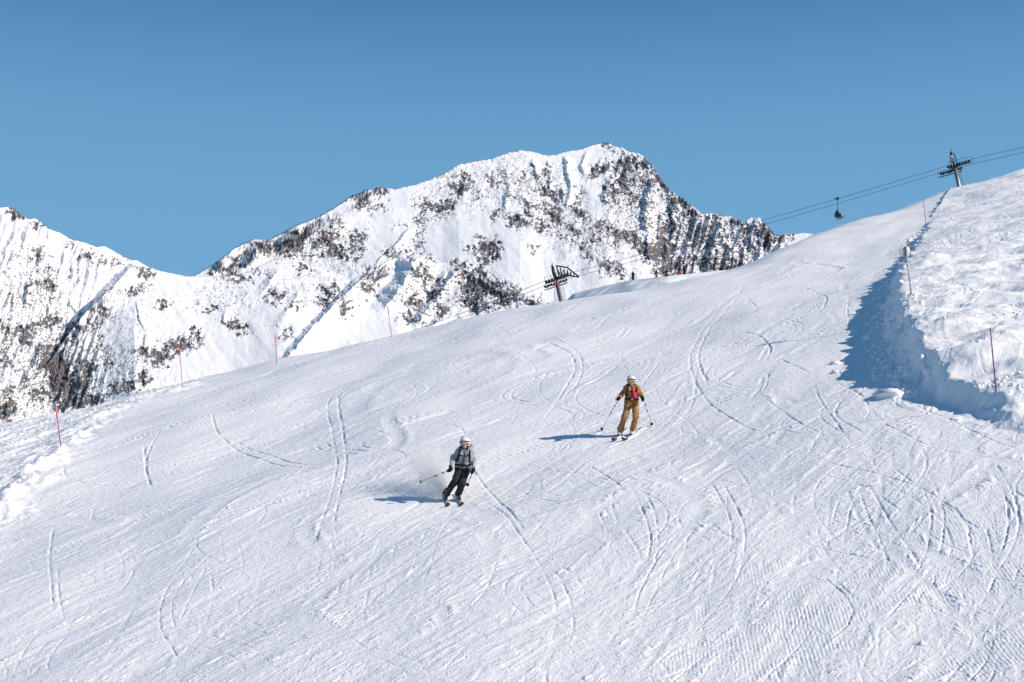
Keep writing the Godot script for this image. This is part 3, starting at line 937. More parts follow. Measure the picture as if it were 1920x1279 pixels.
func flip(m: ArrayMesh) -> ArrayMesh:               # rows ran away from the viewer's side: turn faces and normals round
	var a := m.surface_get_arrays(0)
	var n: PackedVector3Array = a[Mesh.ARRAY_NORMAL]
	for i in n.size():
		n[i] = -n[i]
	var idx: PackedInt32Array = a[Mesh.ARRAY_INDEX]
	for k in range(0, idx.size(), 3):
		var t := idx[k]
		idx[k] = idx[k + 1]
		idx[k + 1] = t
	a[Mesh.ARRAY_NORMAL] = n
	a[Mesh.ARRAY_INDEX] = idx
	var out := ArrayMesh.new()
	out.add_surface_from_arrays(Mesh.PRIMITIVE_TRIANGLES, a)
	return out

func build_mountains() -> void:
	mountain("back_mountain_ridge", [[330, 540], [370, 513], [400, 495], [440, 465], [475, 448], [500, 452], [540, 430], [560, 420], [600, 405], [640, 380], [655, 370], [690, 356], [720, 352], [735, 354], [770, 365], [800, 380]], [[330, 4300], [800, 4300]], 0.95, 1.7, 90, 4.0, 100)
	mountain("main_mountain", [[420, 540], [470, 512], [500, 495], [540, 470], [590, 437], [620, 412], [640, 404], [660, 390], [700, 376], [740, 355], [780, 346], [830, 328], [860, 309], [890, 303], [920, 298], [950, 287], [975, 282], [995, 284], [1020, 291], [1040, 291], [1060, 284], [1090, 280], [1110, 272], [1130, 268], [1143, 269], [1152, 276], [1165, 277], [1180, 286], [1195, 288], [1208, 294], [1222, 310], [1240, 338], [1258, 360], [1280, 374], [1300, 388], [1318, 402], [1335, 400], [1358, 407], [1368, 405], [1385, 415], [1398, 417], [1408, 408], [1425, 411], [1440, 424], [1450, 438], [1462, 442], [1475, 438], [1490, 440], [1505, 437], [1520, 438], [1535, 445], [1560, 460], [1640, 500]], [[420, 3600], [1130, 3600], [1300, 3500], [1640, 3400]], 0.80, 1.45, 250, 4.0, 200, [[420, 520], [480, 500], [530, 480], [600, 490], [650, 505], [700, 490], [745, 470], [776, 475], [866, 490], [940, 525], [1000, 560], [1060, 570], [1100, 565], [1170, 554], [1260, 536], [1350, 514], [1400, 501], [1450, 477], [1530, 440], [1640, 405]])
	mountain("left_mountain", [[-160, 380], [-60, 385], [0, 389], [12, 387], [30, 395], [40, 404], [50, 410], [66, 409], [80, 420], [98, 432], [112, 436], [130, 448], [160, 455], [180, 463], [195, 461], [205, 466], [225, 478], [245, 488], [255, 487], [275, 499], [300, 508], [345, 517], [400, 540]], [[-160, 2500], [400, 2900]], 0.95, 1.5, 260, 2.5, 300)
	mountain("shoulder_mountain", [[-80, 880], [0, 800], [60, 722], [100, 668], [130, 625], [158, 588], [186, 560], [210, 538], [235, 512], [252, 498], [275, 504], [300, 511], [345, 518], [380, 518], [440, 516], [465, 510], [490, 497], [520, 484], [535, 482], [560, 486], [590, 497], [620, 506], [650, 520], [700, 560], [760, 640]], [[-80, 2450], [400, 2500], [760, 2500]], 0.80, 1.45, 190, 1.2, 400)
	mountain("mountain_spur", [[490, 735], [515, 695], [545, 655], [575, 622], [590, 606], [606, 586], [630, 566], [655, 540], [680, 522], [700, 508], [722, 492], [745, 478], [765, 474], [776, 479], [800, 484], [830, 492], [850, 494], [866, 496], [880, 510], [900, 505], [915, 512], [940, 530], [965, 548], [1000, 562], [1040, 580], [1080, 600]], [[490, 1900], [770, 2000], [1080, 1900]], 0.85, 1.45, 130, 1.5, 500)

# ---------------------------------------------------------------- skiers
func skin_mat() -> StandardMaterial3D:
	var m := mat("skin", Color(0.50, 0.28, 0.19), 0.55)
	return m

# j: joints in world space; o: the figure's base
func skier(called: String, j: Dictionary, looks: Dictionary, label: String) -> Node3D:
	var o: Vector3 = (j.ankle_a + j.ankle_b) * 0.5
	o.y = minf(j.ankle_a.y, j.ankle_b.y) - 0.12
	var root := thing(called, o, label, "skier")
	var L := {}
	for k in j:
		L[k] = j[k] - o
	var front := Vector3(L.chest.x - L.chest.x, 0, 1)           # they face the camera side, +z
	var face: Vector3 = looks.face
	var right := face.cross(Vector3.UP).normalized() * -1.0
	# the body itself, one continuous figure
	var hipc: Vector3 = (L.hip_a + L.hip_b) * 0.5
	var shc: Vector3 = (L.sh_a + L.sh_b) * 0.5
	var head: Vector3 = L.head
	var neck: Vector3 = shc + Vector3(0, 0.05, 0)
	var body := [
		[hipc, shc - Vector3(0, 0.08, 0), 0.10, 0.11], [L.hip_a, L.hip_b, 0.085, 0.085], [L.sh_a, L.sh_b, 0.055, 0.055], [neck, head - Vector3(0, 0.05, 0), 0.055, 0.055],
		[L.hip_a, L.knee_a, 0.075, 0.055], [L.knee_a, L.ankle_a, 0.052, 0.038], [L.hip_b, L.knee_b, 0.075, 0.055], [L.knee_b, L.ankle_b, 0.052, 0.038],
		[L.sh_a, L.elbow_a, 0.048, 0.038], [L.elbow_a, L.hand_a, 0.036, 0.028], [L.sh_b, L.elbow_b, 0.048, 0.038], [L.elbow_b, L.hand_b, 0.036, 0.028],
	]
	part("body", blob(body, 0.018, 0.03), skin_mat(), root)
	# head with a face
	var up: Vector3 = (Vector3.UP + face * -0.10).normalized()
	var hd := [[head + up * 0.03, head + up * 0.03 - face * 0.02, 0.088, 0.088], [head - up * 0.04 + face * 0.02, head - up * 0.075 + face * 0.035, 0.066, 0.045], [head + face * 0.085 + up * 0.01, head + face * 0.105 - up * 0.025, 0.010, 0.016],
		[head - up * 0.06 + face * 0.076 - right * 0.016, head - up * 0.06 + face * 0.076 + right * 0.016, 0.010, 0.010], [head - up * 0.095 + face * 0.055, head - up * 0.09 + face * 0.062, 0.020, 0.016], [head + right * 0.085, head + right * 0.085 - up * 0.03, 0.018, 0.012], [head - right * 0.085, head - right * 0.085 - up * 0.03, 0.018, 0.012]]
	part("head", blob(hd, 0.007, 0.02), skin_mat(), root)
	part("mouth", blob([[head - up * 0.062 + face * 0.084 - right * 0.018, head - up * 0.062 + face * 0.084 + right * 0.018, 0.007, 0.007]], 0.004, 0.01), mat("lips", Color(0.42, 0.12, 0.10), 0.5), root)
	part("hair", blob([[head + up * 0.01 - face * 0.05, head - up * 0.09 - face * 0.045, 0.085, 0.06], [head - face * 0.03 + right * 0.075, head - up * 0.12 - face * 0.01 + right * 0.065, 0.03, 0.028], [head - face * 0.03 - right * 0.075, head - up * 0.12 - face * 0.01 - right * 0.065, 0.03, 0.028]], 0.011, 0.03), looks.hair, root)
	# helmet: a shell with a short brim, over the upper head
	var hs := [[head + up * 0.055 + face * 0.02, head + up * 0.06 - face * 0.035, 0.118, 0.118], [head - face * 0.055, head + up * 0.02 - face * 0.06, 0.10, 0.10], [head + right * 0.088 - face * 0.01, head + right * 0.085 - up * 0.05 - face * 0.015, 0.036, 0.028], [head - right * 0.088 - face * 0.01, head - right * 0.085 - up * 0.05 - face * 0.015, 0.036, 0.028]]
	var helmet := part("helmet", cut_below(blob(hs, 0.010, 0.03), head, up, face), looks.helmet, root)
	var vents := []
	for k in 4:
		var a := -0.45 + 0.3 * k
		vents.append(head + up * 0.158 + right * a * 0.16 + face * 0.045)
	for v in vents:
		part("vent", tube([v - face * 0.03 + up * 0.012, v + face * 0.028], 0.007, 6), mat("vent", Color(0.03, 0.03, 0.035), 0.6), helmet)
	# goggles: strap, frame and lens
	var gg := []
	for k in 9:
		var a := deg_to_rad(-68.0 + 17.0 * k)
		gg.append(head + up * 0.012 + face * cos(a) * 0.105 + right * sin(a) * 0.105)
	var goggles := part("goggles", tube(gg, 0.036, 8, 0.5, up), looks.frame, root)
	var gl := []
	for p in gg.slice(1, 8):
		gl.append(p + (p - head - up * 0.012).normalized() * 0.007)
	part("lens", tube(gl, 0.028, 8, 0.5, up), looks.lens, goggles)
	var strap := []
	for k in 9:
		var a := deg_to_rad(70.0 + 27.5 * k)
		strap.append(head + up * 0.02 + face * cos(a) * 0.128 + right * sin(a) * 0.118)
	part("strap", tube(strap, 0.016, 6, 0.35, up), looks.frame, goggles)
	# jacket
	var chest: Vector3 = L.chest
	var waist: Vector3 = L.waist
	var wdir: Vector3 = (L.sh_b - L.sh_a).normalized()
	var jb := [
		[L.sh_a + wdir * 0.02, L.sh_b - wdir * 0.02, 0.085, 0.085], [chest - wdir * 0.08, chest + wdir * 0.08, 0.125, 0.125], [chest - wdir * 0.075, waist - wdir * 0.065, 0.125, 0.110], [chest + wdir * 0.075, waist + wdir * 0.065, 0.125, 0.110],
		[waist - wdir * 0.065, L.hip_a + Vector3(0, 0.03, 0) + wdir * 0.02, 0.112, 0.120], [waist + wdir * 0.065, L.hip_b + Vector3(0, 0.03, 0) - wdir * 0.02, 0.112, 0.120], [L.hip_a + Vector3(0, 0.03, 0), L.hip_b + Vector3(0, 0.03, 0), 0.105, 0.105],
		[L.sh_a, L.elbow_a, 0.070, 0.056], [L.elbow_a, L.hand_a.lerp(L.elbow_a, 0.22), 0.056, 0.046], [L.sh_b, L.elbow_b, 0.070, 0.056], [L.elbow_b, L.hand_b.lerp(L.elbow_b, 0.22), 0.056, 0.046],
		[neck, neck + Vector3(0, 0.045, 0), 0.078, 0.078],
	]
	var jacket := part("jacket", blob(jb, 0.013, 0.05, 0.022, 3), looks.jacket, root)
	var collar := [neck + Vector3(0, 0.05, 0) - right * 0.08, neck + Vector3(0, 0.03, 0) + face * 0.08, neck + Vector3(0, 0.05, 0) + right * 0.08, neck + Vector3(0, 0.06, 0) - face * 0.07, neck + Vector3(0, 0.05, 0) - right * 0.08]
	part("collar", tube(collar, 0.025, 6), looks.collar, jacket)
	var zip := [neck + face * 0.115 - Vector3(0, 0.02, 0), chest + face * 0.142, waist + face * 0.130, hipc + Vector3(0, 0.02, 0) + face * 0.125]
	part("zip", tube(zip, 0.009, 6), looks.zip, jacket)
	for s in [-1.0, 1.0]:
		part("pocket", tube([waist + wdir * 0.09 * s + face * 0.112 + Vector3(0, -0.03, 0), waist + wdir * 0.115 * s + face * 0.098 + Vector3(0, -0.12, 0)], 0.007, 5), looks.zip, jacket)
	# trousers
	var tb := [[L.hip_a + wdir * 0.01, L.hip_b - wdir * 0.01, 0.112, 0.112]]
	for s in ["a", "b"]:
		var h: Vector3 = L["hip_" + s]
		var k: Vector3 = L["knee_" + s]
		var an: Vector3 = L["ankle_" + s]
		tb.append([h, k, 0.102, 0.082])
		tb.append([k, an.lerp(k, 0.12), 0.080, 0.078])
		tb.append([an.lerp(k, 0.2), an.lerp(k, 0.08), 0.078, 0.080])
	var trousers := part("trousers", blob(tb, 0.013, 0.045, 0.018, 8), looks.trousers, root)
	for s in [["a", -1.0], ["b", 1.0]]:
		var h: Vector3 = L["hip_" + s[0]]
		var k: Vector3 = L["knee_" + s[0]]
		var mid := h.lerp(k, 0.45)
		part("thigh_zip", tube([mid + wdir * s[1] * 0.090 + face * 0.04, h.lerp(k, 0.8) + wdir * s[1] * 0.080 + face * 0.05], 0.008, 5), looks.thigh, trousers)
	# gloves: palm, four fingers and a thumb closed round the grip
	for s in [["a", -1.0], ["b", 1.0]]:
		var h: Vector3 = L["hand_" + s[0]]
		var el: Vector3 = L["elbow_" + s[0]]
		var grip: Vector3 = (L["tip_" + s[0]] - h).normalized()
		var fore := (h - el).normalized()
		var out := grip.cross(fore).normalized()
		if out.length() < 0.5:
			out = right
		var bones := [[h - fore * 0.09, h - fore * 0.03, 0.047, 0.043], [h - grip * 0.03, h + grip * 0.035, 0.036, 0.034]]
		for k in 4:
			var base := h + grip * (-0.04 + 0.027 * k) + fore * 0.02
			var knuckle := base + fore * (0.045 - 0.004 * k) + out * 0.012
			var mid := knuckle + out * 0.042 - fore * 0.006
			var tip := mid - fore * (0.040 - 0.003 * k) - out * 0.002
			bones.append([base, knuckle, 0.019, 0.018])
			bones.append([knuckle, mid, 0.018, 0.016])
			bones.append([mid, tip, 0.016, 0.013])
		bones.append([h - grip * 0.035 - fore * 0.01, h - grip * 0.062 + out * 0.03 + fore * 0.01, 0.020, 0.018])
		bones.append([h - grip * 0.062 + out * 0.03 + fore * 0.01, h - grip * 0.045 + out * 0.055 + fore * 0.03, 0.018, 0.014])
		part("glove", blob(bones, 0.008, 0.010), looks.gloves, root)
	# boots: shell, sole, cuff and buckles, pointing along the skis
	for s in ["a", "b"]:
		var an: Vector3 = L["ankle_" + s]
		var fw: Vector3 = looks["ski_" + s]
		var upn: Vector3 = looks.snow_up
		var sole := an - upn * 0.085
		var shin: Vector3 = (L["knee_" + s] - an).normalized()
		var bt := part("boot", blob([[sole + upn * 0.02 - fw * 0.09, sole + upn * 0.02 + fw * 0.15, 0.052, 0.048], [sole + upn * 0.03 + fw * 0.02, an + upn * 0.02, 0.062, 0.066], [an, an + shin * 0.15, 0.068, 0.075]], 0.012, 0.03), looks.boot, root)
		part("sole", box_mesh(Transform3D(Basis(fw.cross(upn).normalized() * -1.0, upn, fw), sole + fw * 0.03 - upn * 0.022), Vector3(0.075, 0.03, 0.31), 0.008), mat("boot_sole", Color(0.04, 0.04, 0.045), 0.6), bt)
		var sd := upn.cross(fw).normalized()
		for k in 3:
			var b := sole + upn * (0.055 + 0.055 * k) + fw * (0.085 - 0.03 * k)
			part("buckle", tube([b - sd * 0.062, b + fw * 0.025, b + sd * 0.066], 0.010, 6), looks.buckle, bt)
	# backpack with shoulder straps, chest strap and hip belt
	var pk: Vector3 = (chest + waist) * 0.5 - face * 0.20
	var pack := part("backpack", blob([[pk + Vector3(0, 0.20, 0) - wdir * 0.08, pk + Vector3(0, 0.20, 0) + wdir * 0.08, 0.10, 0.10], [pk - Vector3(0, 0.12, 0) - wdir * 0.08, pk - Vector3(0, 0.12, 0) + wdir * 0.08, 0.11, 0.11], [pk + Vector3(0, 0.20, 0), pk - Vector3(0, 0.12, 0), 0.13, 0.13]], 0.02, 0.05), looks.pack, root)
	var sides := [-1.0, 1.0]
	for s in sides:
		var a: Vector3 = shc + wdir * s * 0.105
		var st := [a - face * 0.11 + Vector3(0, 0.05, 0), a + Vector3(0, 0.105, 0), a + face * 0.085 + Vector3(0, 0.035, 0), chest + wdir * s * 0.125 + face * 0.135 + Vector3(0, 0.03, 0), chest.lerp(waist, 0.6) + wdir * s * 0.15 + face * 0.105, waist + wdir * s * 0.165 + face * 0.02]
		part("shoulder_strap", tube(st, 0.030, 8, 0.45, face), looks.strap, pack)
	part("chest_strap", tube([chest - wdir * 0.13 + face * 0.135 + Vector3(0, 0.01, 0), chest + face * 0.155, chest + wdir * 0.13 + face * 0.135 + Vector3(0, 0.01, 0)], 0.013, 6), looks.strap, pack)
	var belt := []
	for k in 13:
		var a := TAU * k / 12.0
		belt.append(waist + Vector3(0, -0.03, 0) + wdir * cos(a) * 0.185 + face * sin(a) * 0.128)
	part("hip_belt", tube(belt, 0.026, 6), looks.strap, pack)
	part("belt_buckle", box_mesh(Transform3D(Basis.IDENTITY, waist + Vector3(0, -0.03, 0) + face * 0.150), Vector3(0.06, 0.04, 0.025), 0.006), looks.buckle_belt, pack)
	return root

func cut_below(m: ArrayMesh, head: Vector3, up: Vector3, face: Vector3) -> ArrayMesh:      # opens the helmet for the face
	var a := m.surface_get_arrays(0)
	var v: PackedVector3Array = a[Mesh.ARRAY_VERTEX]
	var idx: PackedInt32Array = a[Mesh.ARRAY_INDEX]
	var keep := PackedInt32Array()
	for k in range(0, idx.size(), 3):
		var c: Vector3 = (v[idx[k]] + v[idx[k + 1]] + v[idx[k + 2]]) / 3.0 - head
		var f := c.dot(face)
		var h := c.dot(up)
		if (f > 0.03 and h < 0.045) or h < -0.085:
			continue
		keep.append_array(idx.slice(k, k + 3))
	a[Mesh.ARRAY_INDEX] = keep
	var out := ArrayMesh.new()
	out.add_surface_from_arrays(Mesh.PRIMITIVE_TRIANGLES, a)
	return out

func ski(foot: Vector3, fw: Vector3, up: Vector3, length: float, ahead: float, top: Material, tipm: Material, label: String) -> void:
	var side := up.cross(fw).normalized()
	var root := thing("ski", foot, label, "ski")
	var prof := []                                    # [along, half width, lift]
	for k in 25:
		var t := k / 24.0
		var al := lerpf(-(length - ahead), ahead, t)
		var w := 0.042 + 0.016 * pow(absf(t - 0.45) / 0.5, 2.0)
		if t > 0.93:
			w *= sqrt(maxf(0.02, 1.0 - pow((t - 0.93) / 0.07, 2.0)))
		if t < 0.03:
			w *= 0.75
		var lift := 0.0
		if t > 0.84:
			lift = 0.13 * pow((t - 0.84) / 0.16, 2.0)
		elif t < 0.06:
			lift = 0.02 * (0.06 - t) / 0.06
		prof.append([al, w, lift])
	for seg in [["board", 0, 20, top], ["shovel", 20, 25, tipm]]:
		var st := SurfaceTool.new()
		st.begin(Mesh.PRIMITIVE_TRIANGLES)
		var ring := []
		for k in range(maxi(0, seg[1] - (1 if seg[1] > 0 else 0)), seg[2]):
			var p: Array = prof[k]
			var c: Vector3 = fw * p[0] + up * (p[2] + 0.012)
			ring.append([c - side * p[1] - up * 0.006, c - side * p[1] * 0.94 + up * 0.006, c + side * p[1] * 0.94 + up * 0.006, c + side * p[1] - up * 0.006])
		for k in ring.size() - 1:
			for q in 4:
				var q2 := (q + 1) % 4
				for v in [ring[k][q], ring[k][q2], ring[k + 1][q], ring[k][q2], ring[k + 1][q2], ring[k + 1][q]]:
					st.add_vertex(v)
		for e in [0, ring.size() - 1]:
			var rr: Array = ring[e]
			for v in ([rr[0], rr[2], rr[1], rr[0], rr[3], rr[2]] if e == 0 else [rr[0], rr[1], rr[2], rr[0], rr[2], rr[3]]):
				st.add_vertex(v)
		st.generate_normals()
		part(seg[0], st.commit(), seg[3], root)
	var bm := mat("binding", Color(0.05, 0.05, 0.055), 0.45)
	for p in [[0.19, 0.10], [-0.16, 0.12]]:
		part("binding", box_mesh(Transform3D(Basis(side, up, side.cross(up)), fw * p[0] + up * 0.035), Vector3(0.07, 0.035, p[1]), 0.008), bm, root)

func ski_pole(hand: Vector3, tip: Vector3, shaft: Material, band: Material, label: String) -> void:
	var root := thing("ski_pole", tip, label, "ski pole")
	var h := hand - tip
	var dir := h.normalized()
	var L := h.length()
	var grip_m := mat("pole_grip", Color(0.02, 0.02, 0.022), 0.6)
	part("grip", tube([h - dir * 0.09, h - dir * 0.06, h + dir * 0.03, h + dir * 0.07, h + dir * 0.085], [0.013, 0.016, 0.017, 0.021, 0.012], 8), grip_m, root)
	part("shaft", tube([dir * 0.05, h - dir * 0.08], [0.008, 0.010], 8), shaft, root)
	for k in [0.2, 0.42]:
		part("lock", tube([h - dir * L * k, h - dir * (L * k + 0.05)], 0.017, 8), band, root)
	var n := dir
	part("basket", tube([n * 0.065, n * 0.072, n * 0.082], [0.045, 0.050, 0.018], 12), grip_m, root)
	part("spike", tube([Vector3.ZERO, dir * 0.065], [0.003, 0.009], 6), mat("steel", Color(0.4, 0.4, 0.42), 0.35, 0.8), root)
	var loop := []
	var sd := dir.cross(Vector3.FORWARD).normalized()
	for k in 9:
		var a := PI * k / 8.0
		loop.append(h + dir * 0.06 + sd * sin(a) * 0.045 - dir * (0.05 - 0.05 * cos(a)) )
	part("wrist_loop", tube(loop, 0.008, 5), grip_m, root)

func build_skiers() -> void:
	var upn := Vector3(-0.17, 1.0, 0.30).normalized()
	# --- grey jacket
	var fa := on_ground(836, 938)
	var fb := on_ground(861, 937)
	var ta := on_ground(842, 954)
	var tb := on_ground(868, 952)
	var ska := (ta - fa)
	ska = (ska - upn * ska.dot(upn)).normalized()
	var skb := (tb - fb)
	skb = (skb - upn * skb.dot(upn)).normalized()
	fa += upn * 0.012
	fb += upn * 0.012
	var da := -fa.z
	var db := -fb.z
	var d := (da + db) * 0.5
	var J := {
		"ankle_a": fa + upn * 0.125, "ankle_b": fb + upn * 0.125,
		"knee_a": at(853, 903, da - 0.30), "knee_b": at(866, 908, db - 0.26),
		"hip_a": at(861.5, 879, d - 0.02), "hip_b": at(874.5, 879, d - 0.02), "waist": at(868, 869, d - 0.08), "chest": at(871.5, 853.5, d - 0.16),
		"sh_a": at(862, 844.5, d - 0.17), "sh_b": at(881.5, 845, d - 0.17), "head": at(871.5, 831.5, d - 0.26),
		"elbow_a": at(849, 858, d - 0.12), "elbow_b": at(888, 861, d - 0.12), "hand_a": at(844, 881, d - 0.34), "hand_b": at(887.5, 883, d - 0.30),
		"tip_a": at(784, 905.5, d - 0.15), "tip_b": at(875.5, 911, d + 0.55),
	}
	var black := mat("black_webbing", Color(0.012, 0.012, 0.014), 0.7)
	var look := {"face": Vector3(-0.05, -0.22, 1.0).normalized(), "snow_up": upn, "ski_a": ska, "ski_b": skb,
		"helmet": mat("white_helmet", Color(0.72, 0.73, 0.74), 0.3), "hair": mat("dark_hair", Color(0.03, 0.02, 0.015), 0.6), "frame": mat("goggle_frame", Color(0.55, 0.56, 0.57), 0.4), "lens": mat("goggle_lens", Color(0.10, 0.12, 0.08), 0.08, 0.7),
		"jacket": mat("grey_jacket", Color(0.31, 0.325, 0.345), 0.7), "collar": mat("grey_collar", Color(0.5, 0.51, 0.52), 0.7), "zip": black, "trousers": mat("dark_green_trousers", Color(0.020, 0.030, 0.031), 0.7), "thigh": mat("red_patch", Color(0.55, 0.05, 0.07), 0.6),
		"gloves": mat("black_gloves", Color(0.012, 0.012, 0.013), 0.6), "boot": mat("black_boot", Color(0.03, 0.03, 0.033), 0.4), "buckle": mat("white_buckle", Color(0.6, 0.58, 0.6), 0.4), "pack": mat("black_pack", Color(0.014, 0.014, 0.016), 0.7), "strap": black, "buckle_belt": black}
	var a := skier("skier", J, look, "skier in grey jacket and dark trousers with black pack straps and white helmet")
	part("pack_loop", tube([J.sh_b - a.position + Vector3(0.02, 0.02, -0.12), J.sh_b - a.position + Vector3(0.045, 0.12, -0.11), J.sh_b - a.position + Vector3(-0.01, 0.17, -0.12)], 0.018, 6), mat("magenta_strap", Color(0.40, 0.02, 0.16), 0.6), a)
	var topw := mat("white_ski", Color(0.62, 0.64, 0.66), 0.35)
	var tipd := mat("black_ski_tip", Color(0.015, 0.015, 0.018), 0.35)
	ski(fa, ska, upn, 1.68, 0.92, topw, tipd, "pale ski with black tip under skier in grey jacket, beside blown snow")
	ski(fb, skb, upn, 1.68, 0.92, topw, tipd, "pale ski with black tip under skier in grey jacket, away from blown snow")
	var shaft := mat("silver_shaft", Color(0.30, 0.31, 0.33), 0.35, 0.6)
	ski_pole(J.hand_a, J.tip_a, shaft, black, "ski pole swung out sideways into the blown snow")
	ski_pole(J.hand_b, J.tip_b, mat("dark_shaft", Color(0.03, 0.03, 0.033), 0.4), black, "ski pole trailing behind leg of skier in grey jacket")
	# --- tan suit
	fa = on_ground(1164, 816)
	fb = on_ground(1188, 815)
	ta = on_ground(1149, 830)
	tb = on_ground(1168, 829)
	ska = ta - fa
	ska = (ska - upn * ska.dot(upn)).normalized()
	skb = tb - fb
	skb = (skb - upn * skb.dot(upn)).normalized()
	fa += upn * 0.012
	fb += upn * 0.012
	da = -fa.z
	db = -fb.z
	d = (da + db) * 0.5
	J = {
		"ankle_a": fa + upn * 0.125, "ankle_b": fb + upn * 0.125,
		"knee_a": at(1171.5, 781, da - 0.22), "knee_b": at(1192, 782, db - 0.22),
		"hip_a": at(1178.5, 756, d - 0.02), "hip_b": at(1190.5, 756, d - 0.02), "waist": at(1184.5, 746, d - 0.06), "chest": at(1184.5, 734, d - 0.10),
		"sh_a": at(1174.5, 727.5, d - 0.10), "sh_b": at(1195, 728, d - 0.10), "head": at(1183.5, 715, d - 0.16),
		"elbow_a": at(1165.5, 739.5, d - 0.06), "elbow_b": at(1201.5, 740, d - 0.06), "hand_a": at(1160.5, 748, d - 0.28), "hand_b": at(1206, 747.5, d - 0.28),
		"tip_a": on_ground(1127, 807), "tip_b": on_ground(1223, 798),
	}
	var jm := mat("tan_jacket", Color(0.33, 0.155, 0.062), 0.75)
	look = {"face": Vector3(-0.02, -0.18, 1.0).normalized(), "snow_up": upn, "ski_a": ska, "ski_b": skb,
		"helmet": mat("white_helmet", Color.WHITE), "hair": mat("black_hair", Color(0.012, 0.010, 0.010), 0.6), "frame": mat("cream_goggle", Color(0.62, 0.55, 0.40), 0.4), "lens": mat("amber_lens", Color(0.35, 0.20, 0.06), 0.1, 0.6),
		"jacket": jm, "collar": mat("tan_collar", Color(0.50, 0.30, 0.13), 0.7), "zip": mat("brown_seam", Color(0.13, 0.06, 0.025), 0.7), "trousers": mat("tan_trousers", Color(0.38, 0.19, 0.075), 0.75), "thigh": mat("brown_seam", Color.WHITE),
		"gloves": mat("black_gloves", Color.WHITE), "boot": mat("white_boot", Color(0.5, 0.5, 0.5), 0.4), "buckle": mat("dark_buckle", Color(0.06, 0.05, 0.05), 0.4), "pack": mat("black_pack", Color.WHITE), "strap": black, "buckle_belt": mat("pale_buckle", Color(0.6, 0.55, 0.5), 0.4)}
	var b := skier("skier", J, look, "skier in tan brown suit with bright pink bib and white helmet")
	var face: Vector3 = look.face
	var ch: Vector3 = J.chest - b.position
	part("bib", blob([[ch + face * 0.125 + Vector3(0.035, 0.02, 0), ch + face * 0.115 + Vector3(0.060, -0.15, 0), 0.036, 0.050], [ch + face * 0.12 + Vector3(0.085, -0.02, 0), ch + face * 0.11 + Vector3(0.10, -0.14, 0), 0.030, 0.036]], 0.010, 0.03), mat("pink_bib", Color(0.75, 0.02, 0.10), 0.6), b)
	var hem: Vector3 = (J.hip_a + J.hip_b) * 0.5 - b.position + Vector3(0, -0.055, 0)
	var hems := []
	for k in 13:
		var t := TAU * k / 12.0
		hems.append(hem + Vector3(cos(t) * 0.20, 0, sin(t) * 0.125))
	part("jacket_hem", tube(hems, 0.022, 6), jm, b)
	ski(fa, ska, upn, 1.62, 0.90, topw, tipd, "pale ski under skier in tan suit, pointing further forward of the pair")
	ski(fb, skb, upn, 1.62, 0.90, topw, tipd, "pale ski under skier in tan suit, under the pink bib side")
	ski_pole(J.hand_a, J.tip_a, shaft, black, "thin ski pole planted behind skier in tan suit, above long shadow")
	ski_pole(J.hand_b, J.tip_b, shaft, black, "thin ski pole held on the pink bib side of skier in tan suit")

# ---------------------------------------------------------------- blown snow behind the turning skier
func build_spray() -> void:
	var feet := on_ground(836, 938)
	var root := Node3D.new()
	root.name = "snow_spray"
	root.position = feet
	add_child(root)
	tag(root, "white cloud of blown snow behind skier in grey jacket", "snow spray")
	root.set_meta("kind", "stuff")
	# flecks
	rng.seed = 21
	var mm := MultiMesh.new()
	mm.transform_format = MultiMesh.TRANSFORM_3D
	var sm := SphereMesh.new()
	sm.radius = 0.005
	sm.height = 0.010
	sm.radial_segments = 6
	sm.rings = 3
	mm.mesh = sm
	mm.instance_count = 34000
	for i in 34000:
		var t := lerpf(0.06, 1.15, pow(rng.randf(), 0.8))
		var c := at(lerpf(834, 800, t) + rng.randfn(0.0, 5.0 + 14.0 * t), lerpf(930, 866, t) + rng.randfn(0.0, 5.0 + 20.0 * t), -feet.z + 0.25 + 1.3 * t + rng.randfn(0.0, 0.25 + 0.4 * t))
		c.y = maxf(c.y, ground(c.x, -c.z) + 0.01)
		var s := rng.randf_range(0.4, 1.5)
		mm.set_instance_transform(i, Transform3D(Basis.IDENTITY.scaled(Vector3.ONE * s), c - feet))
	var mi := MultiMeshInstance3D.new()
	mi.name = "snow_fleck"
	mi.multimesh = mm
	var fm := mat("fleck", Color(0.95, 0.95, 0.955), 0.8)
	fm.backlight_enabled = true
	fm.backlight = Color(0.8, 0.8, 0.8)
	mi.material_override = fm
	mi.set_meta("kind", "stuff")
	root.add_child(mi)

# ---------------------------------------------------------------- marker poles and the round sign
func marker(bx: float, by: float, tx: float, ty: float, base: Vector3, shaft: Material, topm: Material, label: String) -> void:
	var top := at(tx, ty, -base.z)
	var root := thing("marker_pole", base - Vector3(0, 0.05, 0), label, "marker pole", "piste marker poles")
	var h := top - base
	var L := h.length()
	var dir := h.normalized()
	var foot := Vector3(0, 0.05, 0)
	part("shaft", tube([foot - dir * 0.25, foot + dir * L * 0.45, foot + dir * L], [0.018, 0.017, 0.015], 8), shaft, root)
	for k in 3:
		part("ring", tube([foot + dir * L * (0.22 + 0.2 * k), foot + dir * (L * (0.22 + 0.2 * k) + 0.03)], 0.021, 8), shaft, root)
	if topm:
		part("reflector", tube([foot + dir * L * 0.74, foot + dir * L * 0.76, foot + dir * L * 0.99, foot + dir * (L + 0.01)], [0.022, 0.030, 0.030, 0.018], 8), topm, root)
		part("band", tube([foot + dir * L * 0.86, foot + dir * L * 0.89], 0.032, 8), mat("orange_band", Color(0.80, 0.20, 0.02), 0.4) if topm != shaft else shaft, root)

